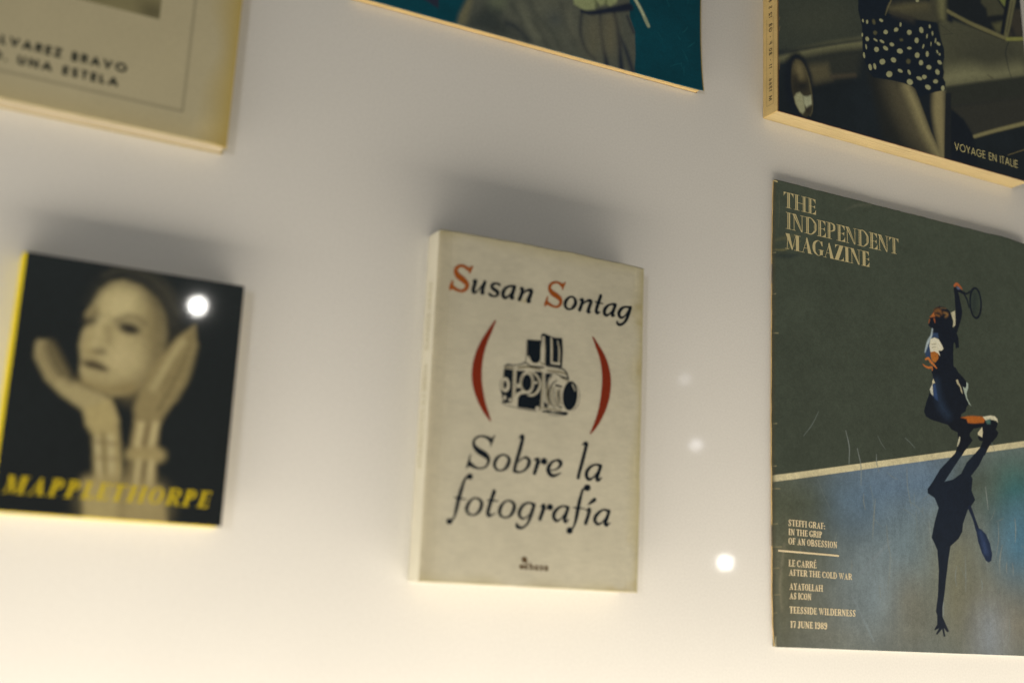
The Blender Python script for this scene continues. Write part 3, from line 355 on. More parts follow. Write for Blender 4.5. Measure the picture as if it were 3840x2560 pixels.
  ['p',[[141.17,100.32],[141.15,99.81],[141.05,99.32],[140.86,98.9],[140.61,98.58],[140.32,98.4],[140.02,98.37],[139.74,98.51],[139.51,98.78],[139.34,99.18],[139.26,99.65],[139.27,100.16],[139.37,100.65],[139.56,101.08],[139.81,101.39],[140.1,101.58],[140.4,101.6],[140.68,101.47],[140.92,101.19],[141.09,100.8]],[140,136,98],0.25],
  ['p',[[137.91,91.53],[137.75,90.93],[137.52,90.37],[137.26,89.92],[136.98,89.61],[136.71,89.48],[136.48,89.53],[136.31,89.77],[136.22,90.16],[136.22,90.68],[136.3,91.27],[136.46,91.87],[136.69,92.42],[136.95,92.88],[137.23,93.19],[137.5,93.32],[137.73,93.27],[137.9,93.03],[137.99,92.63],[137.99,92.12]],[140,136,98],0.25],
  ['p',[[143.53,95.39],[143.53,94.82],[143.45,94.28],[143.3,93.82],[143.09,93.48],[142.84,93.31],[142.58,93.31],[142.33,93.49],[142.12,93.82],[141.97,94.28],[141.89,94.82],[141.89,95.39],[141.98,95.93],[142.13,96.39],[142.34,96.73],[142.59,96.9],[142.85,96.9],[143.09,96.73],[143.3,96.39],[143.45,95.93]],[140,136,98],0.25],
  ['p',[[128.73,85.71],[128.61,85.02],[128.3,84.34],[127.84,83.74],[127.26,83.28],[126.64,83],[126.02,82.94],[125.47,83.09],[125.05,83.45],[124.78,83.97],[124.71,84.61],[124.83,85.31],[125.14,85.99],[125.6,86.59],[126.17,87.05],[126.8,87.32],[127.42,87.39],[127.97,87.24],[128.39,86.88],[128.66,86.36]],[140,136,98],0.25],
  ['p',[[75.58,75.47],[75.53,75.01],[75.41,74.57],[75.24,74.2],[75.02,73.94],[74.79,73.8],[74.55,73.81],[74.35,73.96],[74.19,74.24],[74.09,74.61],[74.06,75.06],[74.11,75.52],[74.23,75.96],[74.4,76.33],[74.62,76.59],[74.85,76.73],[75.09,76.72],[75.29,76.57],[75.45,76.3],[75.55,75.92]],[140,136,98],0.25],
  ['p',[[80.93,74.29],[81.07,73.79],[81.04,73.25],[80.85,72.73],[80.51,72.27],[80.06,71.93],[79.54,71.72],[79.01,71.68],[78.51,71.81],[78.1,72.1],[77.81,72.51],[77.67,73],[77.69,73.54],[77.88,74.06],[78.22,74.52],[78.67,74.87],[79.18,75.07],[79.72,75.11],[80.22,74.98],[80.63,74.7]],[140,136,98],0.25],
  ['p',[[88.97,74.17],[88.72,73.97],[88.31,73.84],[87.78,73.8],[87.18,73.86],[86.58,74],[86.04,74.21],[85.6,74.47],[85.3,74.76],[85.19,75.05],[85.26,75.31],[85.51,75.51],[85.92,75.64],[86.45,75.68],[87.04,75.62],[87.64,75.48],[88.19,75.27],[88.64,75.01],[88.93,74.72],[89.05,74.43]],[140,136,98],0.25],
  ['p',[[95.16,74.65],[94.85,74.38],[94.37,74.2],[93.79,74.12],[93.14,74.15],[92.5,74.29],[91.92,74.52],[91.47,74.83],[91.18,75.17],[91.1,75.53],[91.21,75.85],[91.52,76.12],[91.99,76.3],[92.58,76.38],[93.23,76.35],[93.87,76.21],[94.45,75.98],[94.9,75.67],[95.18,75.33],[95.27,74.97]],[140,136,98],0.25],
  ['p',[[104.49,75.21],[104.16,74.77],[103.66,74.4],[103.06,74.13],[102.4,73.99],[101.75,73.98],[101.17,74.12],[100.73,74.39],[100.46,74.75],[100.39,75.19],[100.52,75.64],[100.85,76.08],[101.34,76.45],[101.95,76.72],[102.61,76.87],[103.26,76.87],[103.83,76.74],[104.28,76.47],[104.55,76.1],[104.62,75.67]],[140,136,98],0.25],
  ['p',[[113.5,81.97],[113.4,81.61],[113.15,81.25],[112.76,80.91],[112.28,80.63],[111.75,80.43],[111.22,80.34],[110.75,80.36],[110.38,80.49],[110.15,80.72],[110.07,81.03],[110.17,81.38],[110.42,81.75],[110.81,82.09],[111.29,82.37],[111.82,82.57],[112.35,82.66],[112.82,82.64],[113.19,82.51],[113.42,82.28]],[78,74,50],0.8],
  ['p',[[78.9,67.37],[78.96,66.75],[78.96,66.17],[78.88,65.68],[78.75,65.33],[78.57,65.16],[78.36,65.18],[78.15,65.39],[77.94,65.77],[77.77,66.29],[77.64,66.89],[77.58,67.51],[77.58,68.09],[77.66,68.58],[77.79,68.93],[77.97,69.1],[78.18,69.08],[78.39,68.87],[78.6,68.48],[78.77,67.97]],[140,136,98],0.25],
  ['p',[[89.94,68.81],[90.08,68.24],[90.01,67.62],[89.72,67],[89.26,66.44],[88.66,66],[87.99,65.72],[87.3,65.63],[86.67,65.74],[86.17,66.04],[85.82,66.49],[85.68,67.05],[85.76,67.68],[86.04,68.3],[86.5,68.86],[87.1,69.3],[87.77,69.57],[88.46,69.66],[89.09,69.56],[89.6,69.26]],[140,136,98],0.25],
  ['p',[[98.49,70.04],[98.04,69.66],[97.45,69.41],[96.75,69.31],[96.02,69.36],[95.34,69.56],[94.77,69.89],[94.36,70.32],[94.15,70.81],[94.17,71.31],[94.42,71.76],[94.86,72.14],[95.45,72.39],[96.15,72.49],[96.88,72.44],[97.56,72.24],[98.14,71.91],[98.55,71.48],[98.75,70.99],[98.73,70.49]],[140,136,98],0.25],
  ['p',[[112.8,72.25],[112.4,71.63],[111.78,71.08],[110.99,70.65],[110.12,70.38],[109.25,70.31],[108.46,70.43],[107.84,70.74],[107.44,71.2],[107.3,71.77],[107.43,72.39],[107.83,73.01],[108.45,73.57],[109.24,74],[110.11,74.26],[110.98,74.34],[111.77,74.22],[112.4,73.92],[112.8,73.45],[112.94,72.88]],[140,136,98],0.25],
  ['p',[[121.55,77.68],[121.43,77.32],[121.1,76.94],[120.59,76.56],[119.96,76.24],[119.26,76],[118.56,75.87],[117.94,75.85],[117.45,75.95],[117.14,76.16],[117.04,76.46],[117.16,76.82],[117.49,77.21],[118,77.58],[118.63,77.9],[119.33,78.14],[120.03,78.28],[120.65,78.3],[121.14,78.2],[121.45,77.98]],[140,136,98],0.25],
  ['p',[[133.9,82.3],[133.66,81.7],[133.37,81.15],[133.05,80.71],[132.74,80.43],[132.47,80.32],[132.26,80.4],[132.14,80.66],[132.11,81.08],[132.19,81.61],[132.35,82.21],[132.6,82.81],[132.89,83.36],[133.21,83.8],[133.52,84.09],[133.79,84.19],[134,84.11],[134.12,83.85],[134.15,83.43],[134.07,82.9]],[140,136,98],0.25],
  ['p',[[141.34,86.33],[141.23,85.77],[141.09,85.26],[140.93,84.84],[140.76,84.56],[140.6,84.45],[140.47,84.51],[140.37,84.73],[140.33,85.11],[140.33,85.59],[140.39,86.14],[140.49,86.69],[140.63,87.21],[140.79,87.62],[140.96,87.9],[141.12,88.02],[141.26,87.96],[141.35,87.74],[141.4,87.36],[141.39,86.88]],[140,136,98],0.25],
  ['p',[[146.16,90.33],[146.03,89.63],[145.84,88.98],[145.61,88.46],[145.38,88.1],[145.15,87.95],[144.96,88.02],[144.82,88.3],[144.74,88.76],[144.73,89.37],[144.8,90.05],[144.94,90.75],[145.13,91.4],[145.35,91.93],[145.59,92.28],[145.81,92.44],[146.01,92.37],[146.15,92.09],[146.23,91.62],[146.23,91.02]],[140,136,98],0.25],
  ['p',[[150.06,87.66],[149.69,87.36],[149.19,87.16],[148.6,87.08],[147.98,87.13],[147.4,87.29],[146.91,87.56],[146.56,87.92],[146.38,88.31],[146.39,88.71],[146.58,89.08],[146.95,89.38],[147.45,89.58],[148.04,89.66],[148.66,89.62],[149.24,89.45],[149.73,89.18],[150.09,88.83],[150.27,88.43],[150.26,88.03]],[140,136,98],0.25],
  ['p',[[138.23,77.63],[138.13,76.91],[137.89,76.22],[137.54,75.63],[137.11,75.2],[136.65,74.97],[136.19,74.95],[135.79,75.17],[135.48,75.58],[135.3,76.16],[135.25,76.84],[135.35,77.56],[135.59,78.25],[135.94,78.84],[136.37,79.27],[136.83,79.51],[137.29,79.52],[137.69,79.31],[138,78.89],[138.18,78.32]],[140,136,98],0.25],
  ['p',[[129.16,74.25],[129.02,73.55],[128.67,72.87],[128.13,72.25],[127.46,71.77],[126.74,71.48],[126.02,71.39],[125.38,71.52],[124.88,71.86],[124.57,72.37],[124.48,73],[124.62,73.69],[124.97,74.38],[125.51,74.99],[126.17,75.47],[126.9,75.77],[127.62,75.86],[128.26,75.73],[128.76,75.39],[129.07,74.88]],[140,136,98],0.25],
  ['p',[[147.66,82.1],[147.81,81.69],[147.86,81.28],[147.82,80.91],[147.69,80.61],[147.47,80.41],[147.2,80.34],[146.9,80.4],[146.6,80.58],[146.32,80.87],[146.1,81.24],[145.95,81.65],[145.9,82.06],[145.94,82.43],[146.07,82.73],[146.29,82.93],[146.56,83],[146.86,82.94],[147.16,82.76],[147.44,82.47]],[140,136,98],0.25],
  ['p',[[150.15,80.5],[150.09,80.18],[149.94,79.87],[149.72,79.6],[149.45,79.39],[149.15,79.26],[148.85,79.23],[148.59,79.3],[148.39,79.46],[148.26,79.7],[148.23,79.99],[148.29,80.3],[148.44,80.61],[148.66,80.88],[148.93,81.1],[149.23,81.22],[149.53,81.25],[149.79,81.19],[149.99,81.03],[150.12,80.79]],[140,136,98],0.25],
  ['p',[[77.04,60.43],[77.1,59.75],[77.06,59.1],[76.94,58.55],[76.75,58.15],[76.49,57.94],[76.21,57.94],[75.92,58.16],[75.65,58.56],[75.43,59.11],[75.29,59.76],[75.23,60.45],[75.26,61.1],[75.38,61.65],[75.57,62.05],[75.83,62.26],[76.11,62.26],[76.41,62.04],[76.67,61.64],[76.89,61.08]],[140,136,98],0.25],
  ['p',[[95.76,60.38],[95.61,59.67],[95.22,58.95],[94.62,58.31],[93.88,57.81],[93.07,57.49],[92.26,57.38],[91.53,57.5],[90.97,57.83],[90.61,58.35],[90.5,58.99],[90.65,59.7],[91.04,60.42],[91.63,61.06],[92.37,61.56],[93.19,61.89],[94,61.99],[94.73,61.88],[95.3,61.54],[95.65,61.03]],[140,136,98],0.25],
  ['p',[[105.8,62.93],[105.25,62.43],[104.55,62.07],[103.78,61.87],[103,61.87],[102.29,62.05],[101.74,62.41],[101.37,62.9],[101.24,63.48],[101.36,64.09],[101.71,64.67],[102.26,65.17],[102.96,65.53],[103.74,65.73],[104.52,65.73],[105.22,65.55],[105.78,65.2],[106.15,64.71],[106.28,64.12],[106.16,63.51]],[140,136,98],0.25],
  ['p',[[120.12,67.08],[120,66.46],[119.68,65.84],[119.19,65.3],[118.6,64.87],[117.94,64.6],[117.29,64.52],[116.71,64.64],[116.26,64.94],[115.98,65.4],[115.89,65.96],[116.02,66.58],[116.34,67.19],[116.82,67.74],[117.42,68.17],[118.07,68.44],[118.72,68.51],[119.3,68.4],[119.76,68.1],[120.04,67.64]],[78,74,50],0.8],
  ['p',[[132.49,69.28],[132.36,68.62],[132.03,67.97],[131.54,67.4],[130.93,66.95],[130.26,66.68],[129.61,66.6],[129.02,66.74],[128.56,67.06],[128.28,67.55],[128.2,68.15],[128.33,68.81],[128.65,69.46],[129.15,70.03],[129.75,70.48],[130.42,70.75],[131.08,70.83],[131.67,70.7],[132.13,70.37],[132.41,69.88]],[140,136,98],0.25],
  ['p',[[150.62,72.89],[150.16,72.55],[149.57,72.35],[148.92,72.29],[148.25,72.39],[147.64,72.63],[147.15,72.99],[146.83,73.44],[146.7,73.93],[146.79,74.41],[147.07,74.83],[147.53,75.17],[148.11,75.37],[148.77,75.43],[149.44,75.33],[150.05,75.09],[150.54,74.73],[150.86,74.28],[150.99,73.79],[150.91,73.31]],[140,136,98],0.25],
  ['p',[[83.11,53.17],[83.21,52.44],[83.16,51.71],[82.96,51.07],[82.62,50.56],[82.19,50.25],[81.7,50.17],[81.2,50.31],[80.75,50.67],[80.38,51.21],[80.13,51.88],[80.03,52.61],[80.08,53.33],[80.28,53.98],[80.62,54.48],[81.05,54.79],[81.54,54.88],[82.03,54.74],[82.49,54.38],[82.86,53.84]],[140,136,98],0.25],
  ['p',[[87.13,54.8],[87.23,54.11],[87.21,53.44],[87.05,52.85],[86.77,52.39],[86.41,52.12],[86,52.06],[85.58,52.21],[85.19,52.57],[84.86,53.08],[84.63,53.71],[84.53,54.4],[84.56,55.07],[84.71,55.66],[84.99,56.12],[85.35,56.39],[85.76,56.45],[86.18,56.3],[86.58,55.95],[86.9,55.43]],[140,136,98],0.25],
  ['p',[[140.39,67.1],[140.02,66.54],[139.46,66.04],[138.75,65.66],[137.98,65.42],[137.2,65.36],[136.5,65.47],[135.96,65.74],[135.61,66.16],[135.49,66.67],[135.62,67.23],[135.99,67.79],[136.55,68.28],[137.25,68.67],[138.03,68.91],[138.81,68.98],[139.51,68.87],[140.06,68.59],[140.41,68.18],[140.52,67.66]],[140,136,98],0.25],
  ['p',[[102.32,52.57],[102.15,51.82],[101.72,51.08],[101.06,50.4],[100.24,49.87],[99.34,49.52],[98.45,49.4],[97.65,49.52],[97.03,49.87],[96.63,50.4],[96.51,51.07],[96.68,51.82],[97.11,52.57],[97.76,53.24],[98.58,53.78],[99.48,54.13],[100.37,54.25],[101.17,54.13],[101.8,53.79],[102.2,53.25]],[140,136,98],0.25],
  ['p',[[112.1,56.62],[111.76,56.27],[111.23,56.01],[110.58,55.85],[109.85,55.81],[109.12,55.9],[108.47,56.1],[107.96,56.4],[107.63,56.76],[107.53,57.16],[107.65,57.55],[107.99,57.9],[108.51,58.16],[109.17,58.33],[109.9,58.36],[110.63,58.28],[111.28,58.08],[111.79,57.78],[112.12,57.41],[112.23,57.01]],[140,136,98],0.25],
  ['p',[[119.71,58.98],[119.98,58.44],[120.1,57.88],[120.06,57.35],[119.87,56.91],[119.55,56.59],[119.12,56.44],[118.64,56.46],[118.14,56.65],[117.67,57],[117.29,57.47],[117.03,58.01],[116.91,58.57],[116.94,59.1],[117.13,59.54],[117.45,59.86],[117.88,60.01],[118.36,59.99],[118.86,59.8],[119.33,59.45]],[140,136,98],0.25],
  ['p',[[148.27,66.65],[148.45,66.02],[148.42,65.35],[148.19,64.7],[147.77,64.14],[147.21,63.72],[146.57,63.49],[145.9,63.47],[145.28,63.65],[144.75,64.02],[144.38,64.55],[144.21,65.18],[144.23,65.85],[144.47,66.5],[144.88,67.06],[145.44,67.48],[146.08,67.71],[146.75,67.74],[147.38,67.56],[147.9,67.18]],[140,136,98],0.25],
  ['p',[[130.76,55.67],[130.41,55.27],[129.83,54.94],[129.09,54.72],[128.26,54.62],[127.42,54.65],[126.64,54.81],[126.02,55.08],[125.6,55.44],[125.43,55.86],[125.52,56.28],[125.87,56.68],[126.44,57.01],[127.18,57.23],[128.01,57.34],[128.86,57.31],[129.63,57.15],[130.26,56.87],[130.68,56.51],[130.85,56.09]],[140,136,98],0.25],
  ['p',[[135.41,58.9],[135.27,58.34],[134.93,57.78],[134.41,57.27],[133.76,56.87],[133.06,56.6],[132.36,56.51],[131.73,56.59],[131.24,56.84],[130.94,57.23],[130.85,57.73],[130.98,58.28],[131.32,58.84],[131.84,59.35],[132.48,59.76],[133.19,60.02],[133.89,60.12],[134.52,60.04],[135.01,59.79],[135.31,59.4]],[140,136,98],0.25],
  ['p',[[121.26,49.82],[120.6,49.23],[119.78,48.81],[118.87,48.58],[117.96,48.57],[117.14,48.78],[116.5,49.19],[116.09,49.77],[115.96,50.44],[116.11,51.16],[116.53,51.84],[117.19,52.42],[118.01,52.85],[118.92,53.08],[119.83,53.09],[120.65,52.88],[121.29,52.47],[121.7,51.89],[121.84,51.22],[121.69,50.5]],[140,136,98],0.25],
  ['p',[[146.62,58.32],[146.48,57.79],[146.11,57.25],[145.56,56.76],[144.86,56.36],[144.11,56.09],[143.36,55.97],[142.69,56.03],[142.16,56.25],[141.83,56.61],[141.74,57.08],[141.88,57.6],[142.24,58.14],[142.8,58.63],[143.49,59.04],[144.24,59.31],[145,59.42],[145.67,59.37],[146.19,59.15],[146.52,58.79]],[140,136,98],0.25],
  ['p',[[138.9,50.46],[138.38,49.97],[137.67,49.61],[136.84,49.4],[135.97,49.37],[135.14,49.53],[134.44,49.85],[133.94,50.3],[133.67,50.85],[133.68,51.43],[133.96,52],[134.47,52.49],[135.18,52.86],[136.02,53.07],[136.89,53.1],[137.72,52.94],[138.42,52.62],[138.93,52.16],[139.19,51.62],[139.18,51.03]],[140,136,98],0.25],
  ['p',[[152.93,54.6],[152.82,53.91],[152.55,53.25],[152.15,52.68],[151.66,52.26],[151.13,52.02],[150.61,51.99],[150.14,52.18],[149.79,52.56],[149.57,53.1],[149.52,53.74],[149.63,54.43],[149.9,55.09],[150.3,55.66],[150.79,56.08],[151.32,56.32],[151.84,56.35],[152.31,56.17],[152.66,55.79],[152.88,55.25]],[140,136,98],0.25],
  ['p',[[130.34,117.69],[130.24,117.33],[129.98,116.95],[129.58,116.59],[129.08,116.29],[128.54,116.08],[128,115.98],[127.51,115.99],[127.13,116.12],[126.89,116.35],[126.82,116.67],[126.92,117.03],[127.18,117.41],[127.58,117.77],[128.07,118.07],[128.62,118.28],[129.16,118.38],[129.65,118.37],[130.03,118.24],[130.27,118.01]],[140,136,98],0.25],
]
ART_coat = [
  ['p',[[127.13,0.58],[128.26,6.67],[132.47,17.29],[132.04,69.1],[234.86,101.89],[244.54,48.86],[244.78,37.12],[248.79,28.03],[249.68,12.7],[248.94,-1.37],[212.58,0.16],[165.56,-1.56]],[64,65,55],0.6],
  ['p',[[127.11,0.93],[128.26,6.67],[132.47,17.29],[135.38,18.11],[133.75,6.72],[132.6,0.61]],[84,80,58],3],
  ['p',[[135.92,7.32],[144.31,17.68],[153.45,15.06],[157.48,9.53],[174.64,1.55],[150.44,-1.15],[133.32,0.81]],[42,46,42],6],
  ['p',[[199.67,27.05],[199.03,22.65],[196.91,18.27],[193.52,14.35],[189.22,11.28],[184.44,9.35],[179.64,8.73],[175.28,9.47],[171.78,11.49],[169.46,14.59],[168.55,18.48],[169.12,22.79],[171.14,27.12],[174.42,31.03],[178.65,34.16],[183.44,36.19],[188.3,36.91],[192.76,36.22],[196.37,34.2],[198.75,31.04]],[76,76,62],22],
  ['s',[[159.01,9.21,2.23],[165.14,8.28,2.24],[173.05,2.62,1.95]],[28,34,38],4],
  ['s',[[148.08,17.26,2.22],[153.45,15.06,1.78]],[30,36,38],4],
  ['s',[[177.21,14.88,1.52],[182.97,6.72,1.52],[187.09,1.1,1.06]],[48,50,44],6],
  ['p',[[194.25,21.77],[194.13,20.8],[193.71,19.85],[193.04,19],[192.18,18.33],[191.21,17.93],[190.24,17.81],[189.35,18],[188.64,18.47],[188.16,19.18],[187.98,20.06],[188.1,21.03],[188.51,21.98],[189.18,22.83],[190.04,23.5],[191,23.91],[191.98,24.03],[192.87,23.85],[193.59,23.37],[194.07,22.66]],[50,54,52],10],
  ['p',[[156.89,22.68],[156.71,21.71],[156.11,20.72],[155.14,19.79],[153.91,19.03],[152.53,18.5],[151.15,18.26],[149.88,18.33],[148.87,18.7],[148.2,19.33],[147.94,20.17],[148.11,21.13],[148.71,22.12],[149.66,23.05],[150.89,23.81],[152.27,24.35],[153.66,24.59],[154.93,24.53],[155.95,24.16],[156.63,23.53]],[78,82,62],8],
  ['s',[[161.47,22.48,1.2],[167.91,15.33,1.5],[169.74,8.4,1.35]],[50,52,46],5],
  ['s',[[173.6,27.37,1.52],[176.97,20.8,1.67],[188.22,13.36,1.53],[194.9,3.12,1.23]],[52,54,47],5],
  ['s',[[195.5,31.99,1.24],[199.07,20.81,1.55],[205.87,8.99,1.4]],[54,55,48],5],
  ['s',[[167.6,22.7,1.66],[172.61,13.63,1.96],[179.89,5.91,1.67]],[82,82,66],5],
  ['s',[[200.46,27.27,1.71],[204.08,14.58,1.86]],[80,79,64],6],
  ['s',[[210.03,31.44,1.42],[209.48,17.53,1.72],[213.61,6.47,1.72],[219.84,2,1.25]],[24,30,38],2.2],
  ['s',[[223.09,33.5,1.43],[224.27,19.95,2.22],[228.91,-0.26,3.16]],[22,29,38],2],
  ['s',[[233.15,37.05,1.45],[236.65,23.24,2.41],[239.73,-2.13,3.5]],[22,29,38],2.2],
  ['s',[[236.65,23.24,1.28],[241.88,14.56,2.41],[248.07,-0.05,3.21]],[26,32,40],2.5],
  ['s',[[243.1,36.66,1.14],[247.96,27.03,1.46]],[26,32,40],2],
  ['p',[[222.68,17.99],[222.57,14.41],[222.08,11.09],[221.25,8.34],[220.16,6.44],[218.92,5.56],[217.66,5.8],[216.48,7.11],[215.52,9.38],[214.86,12.39],[214.56,15.84],[214.65,19.4],[215.14,22.73],[215.96,25.5],[217.05,27.43],[218.29,28.33],[219.56,28.11],[220.74,26.79],[221.72,24.5],[222.38,21.47]],[80,76,58],12],
  ['p',[[233.33,22.36],[233.29,18.77],[233.02,15.48],[232.53,12.8],[231.88,10.99],[231.13,10.24],[230.35,10.6],[229.62,12.04],[229.02,14.43],[228.59,17.53],[228.38,21.04],[228.41,24.62],[228.68,27.93],[229.16,30.63],[229.81,32.46],[230.57,33.23],[231.35,32.88],[232.08,31.42],[232.7,29.01],[233.13,25.89]],[84,78,58],10],
  ['p',[[199.16,66.97],[235.41,77.94],[235.3,45.47],[234.51,43.68],[230.4,40.19],[227.05,40.81],[222.96,38.43],[220.42,40.51],[218.94,34.52],[211.64,32.12],[204.26,34.44]],[112,115,78],1.6],
  ['s',[[219.58,41.05,1.12],[220.51,37.43,1.27]],[76,80,52],2],
  ['s',[[227.34,45.57,0.8],[227.21,40.86,0.96]],[70,74,48],2],
  ['s',[[210.04,31.06,1.89],[216.55,31.86,2.85],[229.64,37.25,3.69],[244.65,43.76,5.38]],[20,26,36],1.5],
  ['s',[[244.38,56.72,1.97],[248.79,50.05,2.13],[253.19,44.16,2.3],[258.95,34.53,1.81]],[136,138,106],1],
  ['s',[[256.29,39.09,2.47],[258.95,34.53,1.81]],[112,116,90],1],
  ['p',[[85.39,33.95],[112.24,42.11],[114.57,6.4],[108.65,8.57],[103.59,10.15]],[28,32,42],0.8],
]
